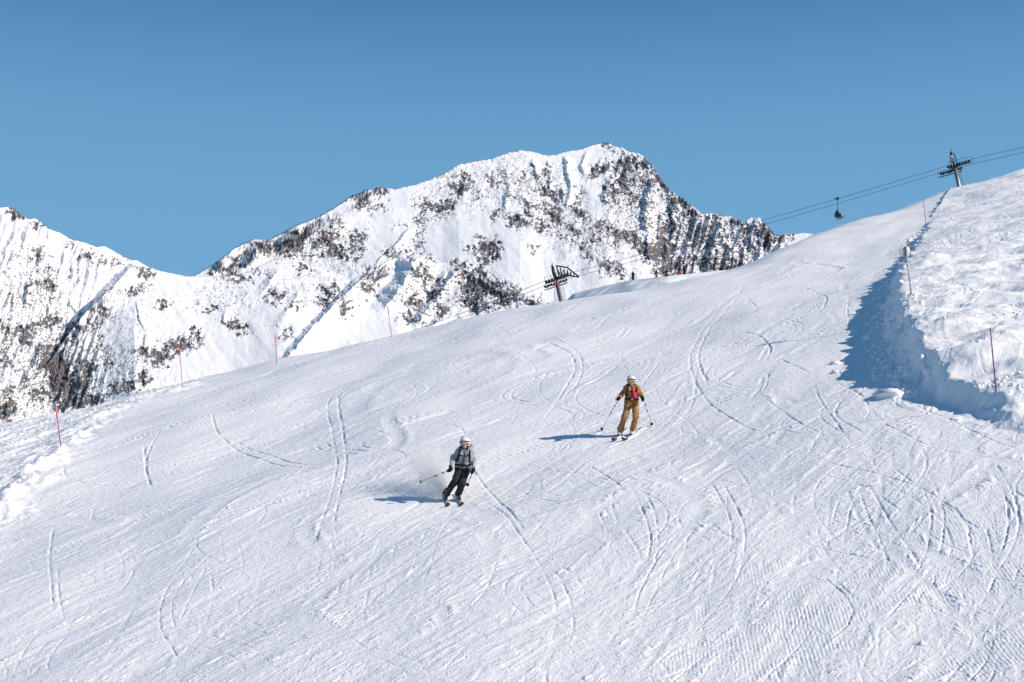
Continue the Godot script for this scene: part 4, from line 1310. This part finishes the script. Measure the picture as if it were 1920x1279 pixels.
func build_markers() -> void:
	var mag := mat("magenta_pole", Color(0.30, 0.02, 0.16), 0.5)
	var purple := mat("purple_pole", Color(0.22, 0.03, 0.22), 0.5)
	var pink := mat("pink_pole", Color(0.50, 0.10, 0.22), 0.5)
	var faded := mat("faded_pole", Color(0.55, 0.35, 0.36), 0.5)
	var red := mat("red_top", Color(0.75, 0.06, 0.03), 0.45)
	var pale := mat("pale_red_top", Color(0.72, 0.16, 0.16), 0.45)
	marker(114, 838, 105, 766, on_ground(114, 838), purple, red, "purple marker pole with orange red top beside the broken snow edge")
	marker(342, 726, 336, 645, on_ground(342, 727), pink, red, "tall pink marker pole with red top against rocky mountain foot")
	marker(519, 681, 516, 627, on_ground(519, 683), pink, pale, "pink marker pole at the lower end of the shaded snow gully")
	marker(734, 630, 727, 575, on_ground(734, 632), pink, pale, "pink marker pole in front of the snowy rock spur")
	marker(1039, 571, 1041, 525, on_ground(1039, 573), faded, red, "thin faded marker pole with red top in front of lift pylon")
	marker(1236, 537, 1232, 513, on_ground(1236, 538), faded, faded, "small faded marker pole near the distant standing skiers")
	marker(1868, 735, 1857, 615, on_ground(1868, 735), mag, null, "plain magenta marker pole standing in the rough snow above the bank")
	marker(1737, 425, 1731, 372, on_ground(1737, 425), mag, null, "plain magenta marker pole at the upper end of the bank, on the skyline")
	# round sign seen from behind
	var b := on_ground(1709, 553)
	var d := -b.z
	var root := thing("piste_sign", b, "round white sign on grey post seen from behind above the bank", "sign")
	var top := at(1697.5, 461, d) - b
	var dir := top.normalized()
	var grey := mat("galvanised", Color(0.36, 0.36, 0.33), 0.5, 0.3)
	part("post", tube([-dir * 0.3, top - dir * 0.02], 0.026, 10), grey, root)
	var c := at(1697.5, 471, d) - b
	var R := 0.215
	var st := SurfaceTool.new()
	st.begin(Mesh.PRIMITIVE_TRIANGLES)
	var face := Vector3(-0.25, 0.05, -1.0).normalized()
	add_tube(st, [c + face * 0.035, c + face * 0.040, c + face * 0.050, c + face * 0.055], [R - 0.006, R, R, R - 0.006], 36, 1.0)
	st.generate_normals()
	var disc := part("disc", st.commit(), mat("sign_back", Color(0.62, 0.63, 0.63), 0.45, 0.1), root)
	var rim := []
	var sx := face.cross(Vector3.UP).normalized()
	var sy := sx.cross(face).normalized()
	for k in 37:
		var t := TAU * k / 36.0
		rim.append(c + face * 0.04 + sx * cos(t) * R + sy * sin(t) * R)
	part("rim", tube(rim, 0.010, 6), grey, disc)
	part("bracket", box_mesh(Transform3D(Basis(sx, sy, face * -1.0), c + face * 0.012 + sx * 0.035), Vector3(0.085, 0.36, 0.03), 0.006), mat("bracket", Color(0.13, 0.13, 0.11), 0.6, 0.2), root)
	for k in [-0.11, 0.11]:
		part("clamp", tube([c + sy * k - sx * 0.05, c + sy * k - face * 0.03, c + sy * k + sx * 0.05], 0.012, 6), mat("clamp", Color(0.05, 0.05, 0.05), 0.5), root)

# ---------------------------------------------------------------- lumps of snow
func clod_mesh(s: int, squash: float) -> ArrayMesh:
	var n := noise(s, 1.1, FastNoiseLite.TYPE_SIMPLEX, 3)
	var sm := SphereMesh.new()
	sm.radius = 1.0
	sm.height = 2.0
	sm.radial_segments = 14
	sm.rings = 8
	var a := sm.surface_get_arrays(0)
	var v: PackedVector3Array = a[Mesh.ARRAY_VERTEX]
	for i in v.size():
		var p := v[i]
		v[i] = Vector3(p.x, p.y * squash, p.z) * (1.0 + 0.45 * n.get_noise_3dv(p + Vector3(s, 0, 0)))
	var st := SurfaceTool.new()
	st.begin(Mesh.PRIMITIVE_TRIANGLES)
	st.set_smooth_group(0)
	var idx: PackedInt32Array = a[Mesh.ARRAY_INDEX]
	for k in idx:
		st.add_vertex(v[k])
	st.index()
	st.generate_normals()
	return st.commit()

func build_clods() -> void:
	var sm := mat("clod_snow", Color(0.86, 0.87, 0.885), 0.7)
	var list := [[1566, 682, 0.17, "upper of two loose snow blocks lying on the open piste"], [1567, 699, 0.16, "lower of two loose snow blocks lying on the open piste"], [1672, 742, 0.42, "low mound of crumbled snow at the foot of the shaded bank"], [1592, 704, 0.06, "tiny snow crumb beside the two loose snow blocks"]]
	for q in list:
		var p := on_ground(q[0], q[1])
		var root := thing("snow_clod", p, q[3], "snow lump", "loose snow lumps on the piste")
		part("lump", clod_mesh(int(q[0]), 0.62), sm, root).scale = Vector3(q[2], q[2] * 0.8, q[2] * 0.9)
		for k in 3:
			rng.seed = int(q[0]) + k
			var off := Vector3(rng.randf_range(-1.2, 1.2) * q[2], 0, rng.randf_range(-0.6, 0.6) * q[2])
			off.y = ground(p.x + off.x, -p.z - off.z) - p.y
			part("crumb", clod_mesh(int(q[1]) + k, 0.7), sm, root, off).scale = Vector3.ONE * q[2] * rng.randf_range(0.25, 0.5)
	# rubble along the foot of the bank and in the rough snow
	rng.seed = 9
	var kinds := [clod_mesh(3, 0.8), clod_mesh(4, 0.7), clod_mesh(5, 0.9)]
	var placed := [[], [], []]
	var i := 0
	while i < 1300:
		var seg := rng.randi_range(1, 6)
		var a: Vector3 = bank[seg]
		var b: Vector3 = bank[seg + 1]
		var t := rng.randf()
		var n := Vector2(b.y - a.y, -(b.x - a.x)).normalized()
		var off := rng.randfn(-0.12, 0.32)
		if off < -0.8:
			off *= 0.5
		var x := lerpf(a.x, b.x, t) - n.x * off
		var d := lerpf(a.y, b.y, t) - n.y * off
		var s := 0.02 + 0.07 * pow(rng.randf(), 2.5)
		if rng.randf() < 0.02:
			s = rng.randf_range(0.10, 0.19)
		placed[i % 3].append(Transform3D(Basis.from_euler(Vector3(rng.randf() * 6, rng.randf() * 6, rng.randf() * 6)).scaled(Vector3.ONE * s), Vector3(x, ground(x, d) - s * 0.1, -d)))
		i += 1
	for k in 1900:                                     # crumbs in the rough snow right of the bank and at the edge on the other side
		var right := rng.randf() < 0.72
		var u := rng.randf_range(0.24, 0.40) if right else rng.randf_range(-0.40, -0.24)
		var d := 1.0 / rng.randf_range(1.0 / 95.0, 1.0 / 33.0)
		var x := u * d
		if right:
			if bank_at(x, d).x < 0.5:
				continue
		elif ledge_at(x, d) < -0.4 or ledge_at(x, d) > 3.5:
			continue
		if n_mid.get_noise_2d(x * 0.3 + 300.0, d * 0.7) < rng.randf_range(0.0, 0.3):
			continue
		var s := 0.02 + 0.05 * pow(rng.randf(), 2.0)
		placed[k % 3].append(Transform3D(Basis.from_euler(Vector3(rng.randf() * 6, rng.randf() * 6, rng.randf() * 6)).scaled(Vector3.ONE * s), Vector3(x, ground(x, d), -d)))
	var root := Node3D.new()
	root.name = "snow_rubble"
	add_child(root)
	root.set_meta("kind", "stuff")
	tag(root, "crumbled snow rubble along the shaded bank and the rough snow", "snow rubble")
	for k in 3:
		var mm := MultiMesh.new()
		mm.transform_format = MultiMesh.TRANSFORM_3D
		mm.mesh = kinds[k]
		mm.instance_count = placed[k].size()
		for q in placed[k].size():
			mm.set_instance_transform(q, placed[k][q])
		var mi := MultiMeshInstance3D.new()
		mi.name = "rubble"
		mi.multimesh = mm
		mi.material_override = sm
		mi.set_meta("kind", "stuff")
		root.add_child(mi, true)

# ---------------------------------------------------------------- chair lift
const LINE := [[560, 706], [772, 621], [880, 582], [960, 551], [1043, 519], [1180, 483], [1430, 413], [1570, 373], [1797, 305], [1860, 289], [1920, 276], [2150, 226]]
const LIFT_D := 258.0
const GAUGE := 4.6
func line_at(px: float, far: bool) -> Vector3:
	var p := at(px, lookup(LINE, px), LIFT_D)
	return p - Vector3(0, 0, GAUGE) if far else p

func pylon(px: float, dip: Vector3, label: String, lattice: bool) -> void:
	var c := (line_at(px, false) + line_at(px, true)) * 0.5
	var along := (line_at(px + 30, false) - line_at(px - 30, false)).normalized()
	var up := dip.normalized()
	var foot := c
	for k in 400:
		foot -= up * 0.1
		if foot.y < far_ground(foot.x, -foot.z) - 0.3:
			break
	var root := thing("lift_pylon", foot, label, "lift pylon", "chairlift pylons")
	var o := c - foot
	var steel := mat("pylon_steel", Color(0.30, 0.31, 0.29), 0.45, 0.5)
	var dark := mat("pylon_dark", Color(0.035, 0.037, 0.042), 0.55, 0.3)
	var rubber := mat("wheel_rubber", Color(0.015, 0.015, 0.016), 0.7)
	var across := Vector3(0, 0, -1)
	part("mast", tube([Vector3.ZERO - up * 0.4, o * 0.5, o - up * 0.5], [0.46, 0.40, 0.34], 18), steel if not lattice else mat("pylon_grey", Color(0.13, 0.14, 0.15), 0.5, 0.3), root)
	var ladder := part("ladder", tube([along * 0.55 - up * 0.2, o + along * 0.48 - up * 0.8], 0.03, 5), dark, root)
	part("ladder_rail", tube([along * 0.95 - up * 0.2, o + along * 0.88 - up * 0.8], 0.03, 5), dark, ladder)
	for k in 22:
		var q := o * (k / 22.0)
		part("rung", tube([q + along * 0.55, q + along * 0.93], 0.018, 4), dark, ladder)
	part("crossarm", tube([o - across * (GAUGE * 0.5 + 0.5) - up * 0.35, o + across * (GAUGE * 0.5 + 0.5) - up * 0.35], 0.22, 8), dark, root)
	# lifting frame above the crossarm
	var head := part("lifting_frame", tube([o - up * 0.4, o + up * 1.6 - along * 0.25, o + up * 2.9 - along * 0.15], [0.28, 0.22, 0.15], 8), dark, root)
	part("frame_leg", tube([o - across * 1.6 - up * 0.2, o - across * 1.3 + up * 2.0, o + up * 2.6], 0.10, 6), dark, head)
	part("frame_leg", tube([o + across * 1.6 - up * 0.2, o + across * 1.3 + up * 2.0, o + up * 2.6], 0.10, 6), dark, head)
	part("frame_brace", tube([o - across * 1.3 + up * 1.2 - along * 0.2, o + across * 1.3 + up * 1.2 - along * 0.2], 0.07, 6), dark, head)
	part("lamp_post", tube([o + up * 2.8, o + up * 3.5], 0.06, 6), dark, head)
	if lattice:                                        # triangular maintenance frame on the uphill side
		var f := part("lattice_frame", tube([o + up * 2.5 + along * 0.6, o + up * 1.5 + along * 2.6, o - up * 0.9 + along * 4.4], 0.15, 6), dark, root)
		part("chord", tube([o + along * 0.6 + up * 0.1, o + along * 2.6 - up * 0.1, o - up * 1.0 + along * 4.4], 0.14, 6), dark, f)
		for k in 6:
			var t := k / 5.0
			part("bar", tube([o + along * (0.7 + 0.55 * k) + up * 0.05 - up * 0.9 * maxf(0.0, t - 0.6), o + along * (0.7 + 0.60 * k) + up * (2.4 - 2.5 * t)], 0.12, 5), dark, f)
			part("bar", tube([o + along * (0.7 + 0.55 * k) + up * (2.3 - 2.4 * t) + across * 0.7, o + along * (1.2 + 0.5 * k) - up * 0.05 * k + across * 0.7], 0.11, 5), dark, f)
		part("junction_box", box_mesh(Transform3D(Basis.IDENTITY, o * 0.42 + along * 0.75), Vector3(1.1, 1.4, 0.9), 0.05), mat("wheel_rubber", Color.WHITE), root)
	else:
		for k in 3:
			part("cabinet", box_mesh(Transform3D(Basis.IDENTITY, o + up * (0.4 + 0.75 * k) - along * (0.55 - 0.1 * k)), Vector3(0.4, 0.55, 0.5), 0.04), mat("cabinet", Color(0.42, 0.44, 0.47), 0.5), root)
	# sheave trains with catwalks
	for far in [false, true]:
		var p := line_at(px, far) - foot
		var tr := part("sheave_train", tube([p - along * 2.2 - up * 0.42, p + along * 2.2 - up * 0.42], 0.10, 6), dark, root)
		for k in 8:
			var w := p + along * (-2.1 + 0.6 * k) - up * 0.26
			part("sheave", tube([w - across * 0.07, w - across * 0.05, w + across * 0.05, w + across * 0.07], [0.16, 0.24, 0.24, 0.16], 14), rubber, tr)
		for k in 4:
			part("beam", tube([p + along * (-1.8 + 1.2 * k - 0.35) - up * 0.42, p + along * (-1.8 + 1.2 * k) - up * 0.62, p + along * (-1.8 + 1.2 * k + 0.35) - up * 0.42], 0.07, 5), dark, tr)
		var s := 1.0 if far else -1.0
		var cw := p + across * s * 0.75
		var cat := part("catwalk", box_mesh(Transform3D(Basis(along, along.cross(across).normalized() * -1.0, across), cw - up * 0.75), Vector3(4.6, 0.07, 0.6)), dark, root)
		part("handrail", tube([cw - along * 2.3 + up * 0.35 + across * s * 0.3, cw + along * 2.3 + up * 0.35 + across * s * 0.3], 0.035, 5), dark, cat)
		for k in 5:
			part("rail_post", tube([cw + along * (-2.3 + 1.15 * k) - up * 0.75 + across * s * 0.3, cw + along * (-2.3 + 1.15 * k) + up * 0.35 + across * s * 0.3], 0.03, 4), dark, cat)

func seated(where: Vector3, coat: Material, legs: Material, label: String) -> void:
	var root := thing("passenger", where, label, "passenger", "passengers on the chairlift")
	var hip := Vector3(0, 0.12, 0)
	var b := [[hip, hip + Vector3(-0.10, 0.50, 0), 0.17, 0.19], [hip + Vector3(-0.10, 0.42, -0.16), hip + Vector3(-0.10, 0.42, 0.16), 0.10, 0.10], [hip + Vector3(-0.10, 0.6, 0), hip + Vector3(-0.08, 0.70, 0), 0.07, 0.09]]
	var l := []
	for s in [-1.0, 1.0]:
		b.append([hip + Vector3(-0.10, 0.45, 0.2 * s), hip + Vector3(0.08, 0.22, 0.24 * s), 0.08, 0.07])
		b.append([hip + Vector3(0.08, 0.22, 0.24 * s), hip + Vector3(0.32, 0.22, 0.16 * s), 0.07, 0.06])
		l.append([hip + Vector3(0, 0, 0.1 * s), hip + Vector3(0.46, 0.04, 0.13 * s), 0.11, 0.09])
		l.append([hip + Vector3(0.46, 0.04, 0.13 * s), hip + Vector3(0.56, -0.40, 0.13 * s), 0.09, 0.08])
		l.append([hip + Vector3(0.54, -0.46, 0.13 * s), hip + Vector3(0.72, -0.42, 0.13 * s), 0.08, 0.06])
	part("body", blob(b, 0.04, 0.06), coat, root)
	part("legs", blob(l, 0.04, 0.05), legs, root)
	part("helmet", blob([[hip + Vector3(-0.08, 0.80, 0), hip + Vector3(-0.05, 0.82, 0), 0.15, 0.15]], 0.04, 0.04), coat, root)
	for s in [-1.0, 1.0]:
		var sk := Transform3D(Basis(Vector3(0, 0, 1), 0.32 + 0.12 * s), hip + Vector3(0.66, -0.50, 0.13 * s))
		part("ski", box_mesh(sk, Vector3(1.75, 0.05, 0.10), 0.01), mat("chair_ski", Color(0.16, 0.17, 0.19), 0.4), root)

func chair(px: float, far: bool, label: String, riders: bool) -> void:
	var p := line_at(px, far)
	var drop := 3.35
	var seat := p + Vector3(-0.1, -drop, 0)
	var root := thing("lift_chair", seat, label, "lift chair", "chairs on the lift")
	var dark := mat("pylon_dark", Color.WHITE)
	var g := p - seat
	var along := (line_at(px + 30, far) - line_at(px - 30, far)).normalized()
	part("grip", blob([[g - along * 0.35 + Vector3(0, 0.1, 0), g + along * 0.35 + Vector3(0, 0.1, 0), 0.14, 0.12], [g + Vector3(0.05, 0.15, 0), g + Vector3(0.1, -0.15, 0), 0.2, 0.14]], 0.05, 0.06), dark, root)
	part("hanger", tube([g, g + Vector3(0.02, -0.9, 0), g + Vector3(0.05, -1.9, 0), Vector3(-0.12, 1.0, 0)], 0.055, 6), dark, root)
	var bail := part("bail", tube([Vector3(-0.12, 1.0, -1.1), Vector3(-0.12, 1.05, 0), Vector3(-0.12, 1.0, 1.1)], 0.05, 6), dark, root)
	for s in [-1.1, 1.1]:
		part("side_arm", tube([Vector3(-0.12, 1.0, s), Vector3(-0.28, 0.4, s), Vector3(-0.22, 0.0, s), Vector3(0.42, -0.02, s)], 0.045, 6), dark, bail)
	part("seat", box_mesh(Transform3D(Basis.IDENTITY, Vector3(0.1, -0.03, 0)), Vector3(0.52, 0.09, 2.15), 0.03), mat("seat_pad", Color(0.03, 0.025, 0.04), 0.6), root)
	part("backrest", box_mesh(Transform3D(Basis(Vector3(0, 0, 1), 0.2), Vector3(-0.25, 0.33, 0)), Vector3(0.09, 0.6, 2.15), 0.03), mat("seat_pad", Color.WHITE), root)
	part("footrest", tube([Vector3(0.42, 0.35, -0.9), Vector3(0.62, -0.1, -0.8), Vector3(0.66, -0.45, -0.6), Vector3(0.66, -0.45, 0.6), Vector3(0.62, -0.1, 0.8), Vector3(0.42, 0.35, 0.9)], 0.03, 5), mat("rail_grey", Color(0.2, 0.2, 0.21), 0.4, 0.4), root)
	if riders:
		seated(seat + Vector3(0.02, 0.02, 0.55), mat("rider_black", Color(0.012, 0.012, 0.015), 0.7), mat("rider_dark", Color(0.03, 0.03, 0.035), 0.7), "passenger in black coat on the lift chair, skis hanging out in front")
		seated(seat + Vector3(0.02, 0.02, -0.45), mat("rider_plum", Color(0.07, 0.02, 0.05), 0.7), mat("rider_dark", Color.WHITE), "passenger in plum coat on the lift chair behind the black coat")

func build_lift() -> void:
	for far in [false, true]:
		var pts := []
		for i in LINE.size() - 1:
			for k in 6:
				pts.append(line_at(lerpf(LINE[i][0], LINE[i + 1][0], k / 6.0), far))
		var o := thing("lift_cable", pts[0], "chairlift cable, " + ("the lower line" if far else "the upper line") + " of the pair between the pylons", "cable", "chairlift cables")
		var rel := []
		for p in pts:
			rel.append(p - pts[0])
		part("rope", tube(rel, 0.042, 6), mat("cable", Color(0.05, 0.055, 0.06), 0.5, 0.4), o)
	pylon(1797, Vector3(-0.16, 1.0, 0.0), "pale tubular lift pylon standing on the skyline above the snow", false)
	pylon(1043, Vector3(-0.22, 1.0, 0.0), "dark lift pylon with triangular frame in front of the white mountain", true)
	chair(1570, false, "dark lift chair with seated passengers against the blue sky", true)
	chair(915, true, "small lift chair low over the snow in front of rocky spur", false)

# ---------------------------------------------------------------- skiers far away on the ridge
func build_far_people() -> void:
	var list := [[1187, 523, 13.0, Color(0.01, 0.01, 0.012), Color(0.01, 0.01, 0.012), 0.34, "distant skier all in black standing on the ridge with poles spread"], [1231, 518, 11.5, Color(0.04, 0.045, 0.055), Color(0.02, 0.02, 0.03), 0.20, "distant skier in grey standing above the small faded marker pole"], [1250, 517, 11.0, Color(0.012, 0.012, 0.014), Color(0.012, 0.012, 0.014), 0.16, "distant skier in black standing next to the dark rock foot"], [1274, 515, 12.5, Color(0.012, 0.012, 0.03), Color(0.65, 0.02, 0.08), 0.16, "distant skier in dark jacket and bright pink trousers"], [1283, 514, 13.0, Color(0.008, 0.009, 0.012), Color(0.008, 0.009, 0.012), 0.22, "distant skier in black beside the pink trousers"], [1262, 517, 5.0, Color(0.02, 0.02, 0.025), Color(0.02, 0.02, 0.025), 0.12, "distant skier sunk behind the ridge, only the head showing"]]
	for q in list:
		var d := lookup(FAR_AWAY, q[0]) - 1.0
		var r := ray(q[0], q[1])
		var p := Vector3(r.x * d, far_ground(r.x * d, d), -d)
		if q[2] < 6.0:
			p = Vector3(r.x * (d + 6.0), far_ground(r.x * (d + 6.0), d + 6.0) - 0.55, -d - 6.0)
		var root := thing("distant_skier", p, q[6], "skier", "skiers standing far away on the ridge")
		var k: float = maxf(q[2], 11.0) * 1.28 / F * d / 1.75
		var w: float = q[5]
		var upper := [[Vector3(0, 0.85, 0) * k, Vector3(0, 1.38, 0) * k, 0.22 * k, 0.24 * k], [Vector3(-0.17, 1.38, 0) * k, Vector3(0.17, 1.38, 0) * k, 0.09 * k, 0.09 * k], [Vector3(0, 1.45, 0) * k, Vector3(0, 1.56, 0) * k, 0.07 * k, 0.08 * k]]
		var lower := []
		for s in [-1.0, 1.0]:
			upper.append([Vector3(0.19 * s, 1.36, 0) * k, Vector3((0.22 + w * 0.5) * s, 1.08, 0.1) * k, 0.075 * k, 0.065 * k])
			upper.append([Vector3((0.22 + w * 0.5) * s, 1.08, 0.1) * k, Vector3((0.2 + w) * s, 0.92, 0.3) * k, 0.065 * k, 0.06 * k])
			lower.append([Vector3(0.09 * s, 0.88, 0) * k, Vector3(0.13 * s, 0.48, 0.06) * k, 0.15 * k, 0.13 * k])
			lower.append([Vector3(0.13 * s, 0.48, 0.06) * k, Vector3(0.15 * s, 0.08, 0) * k, 0.13 * k, 0.12 * k])
		part("body", blob(upper, 0.045, 0.06), mat("far_top%d" % int(q[0]), q[3], 0.7), root)
		part("trousers", blob(lower, 0.045, 0.05), mat("far_leg%d" % int(q[0]), q[4], 0.7), root)
		part("helmet", blob([[Vector3(0, 1.64, 0) * k, Vector3(0, 1.68, 0) * k, 0.13 * k, 0.13 * k]], 0.04, 0.04), mat("far_helmet", Color(0.02, 0.02, 0.022), 0.4), root)
		for s in [-1.0, 1.0]:
			part("ski", box_mesh(Transform3D(Basis(Vector3.UP, 0.5), Vector3(0.15 * s, 0.03, 0.1) * k), Vector3(0.10, 0.05, 1.6), 0.01), mat("far_helmet", Color.WHITE), root)
			part("pole", tube([Vector3((0.2 + w) * s, 0.95, 0.3) * k, Vector3((0.32 + w * 1.4) * s, 0.02, 0.25) * k], 0.02, 4), mat("far_helmet", Color.WHITE), root)

# ---------------------------------------------------------------- clear sky: deep blue overhead, paler towards the horizon; snow country below it
func sky_picture() -> ImageTexture:
	var keys := [[-1.0, Color(0.34, 0.37, 0.42)], [-0.05, Color(0.36, 0.41, 0.48)], [0.0, Color(0.21, 0.46, 0.70)], [0.15, Color(0.178, 0.415, 0.662)], [0.25, Color(0.163, 0.388, 0.636)], [0.31, Color(0.142, 0.352, 0.598)], [0.36, Color(0.104, 0.280, 0.512)], [0.40, Color(0.072, 0.218, 0.432)], [0.50, Color(0.052, 0.172, 0.364)], [0.70, Color(0.036, 0.128, 0.296)], [1.0, Color(0.028, 0.106, 0.258)]]
	var im := Image.create(16, 1024, false, Image.FORMAT_RGBF)
	for r in 1024:
		var y := sin(PI * (0.5 - (r + 0.5) / 1024.0))
		var c: Color = keys[0][1]
		for k in range(1, keys.size()):
			if y <= keys[k][0]:
				var t: float = (y - keys[k - 1][0]) / (keys[k][0] - keys[k - 1][0])
				c = keys[k - 1][1].lerp(keys[k][1], t)
				break
		for x in 16:
			im.set_pixel(x, r, c)
	im.resize(64, 1024)
	return ImageTexture.create_from_image(im)

# ---------------------------------------------------------------- build
func _ready() -> void:
	var cam := Camera3D.new()
	cam.name = "camera"
	cam.fov = 27.2633
	cam.near = 0.1
	cam.far = 20000.0
	cam.rotation.x = PITCH
	add_child(cam)
	cam.current = true

	var env := Environment.new()
	env.background_mode = Environment.BG_SKY
	var sm := PanoramaSkyMaterial.new()
	sm.panorama = sky_picture()
	var sky := Sky.new()
	sky.sky_material = sm
	env.sky = sky
	env.tonemap_mode = Environment.TONE_MAPPER_LINEAR
	env.tonemap_exposure = 1.0
	env.sdfgi_enabled = true
	env.ssao_enabled = true
	env.ssil_enabled = true
	var we := WorldEnvironment.new()
	we.name = "world"
	we.environment = env
	add_child(we)

	var sun := DirectionalLight3D.new()
	sun.name = "sun"
	sun.light_energy = 1.6
	sun.light_color = Color(1.0, 0.95, 0.895)
	sun.light_angular_distance = 0.5
	sun.shadow_enabled = true
	add_child(sun)
	sun.look_at_from_position(SUN * 100.0, Vector3.ZERO, Vector3.UP)

	rng.seed = 1
	setup_ground()
	build_slope()
	print("slope ", Time.get_ticks_msec())
	build_far_ridge()
	build_mountains()
	print("mountains ", Time.get_ticks_msec())
	build_skiers()
	print("skiers ", Time.get_ticks_msec())
	build_markers()
	build_clods()
	build_lift()
	build_far_people()
	build_spray()
	print("done ", Time.get_ticks_msec())
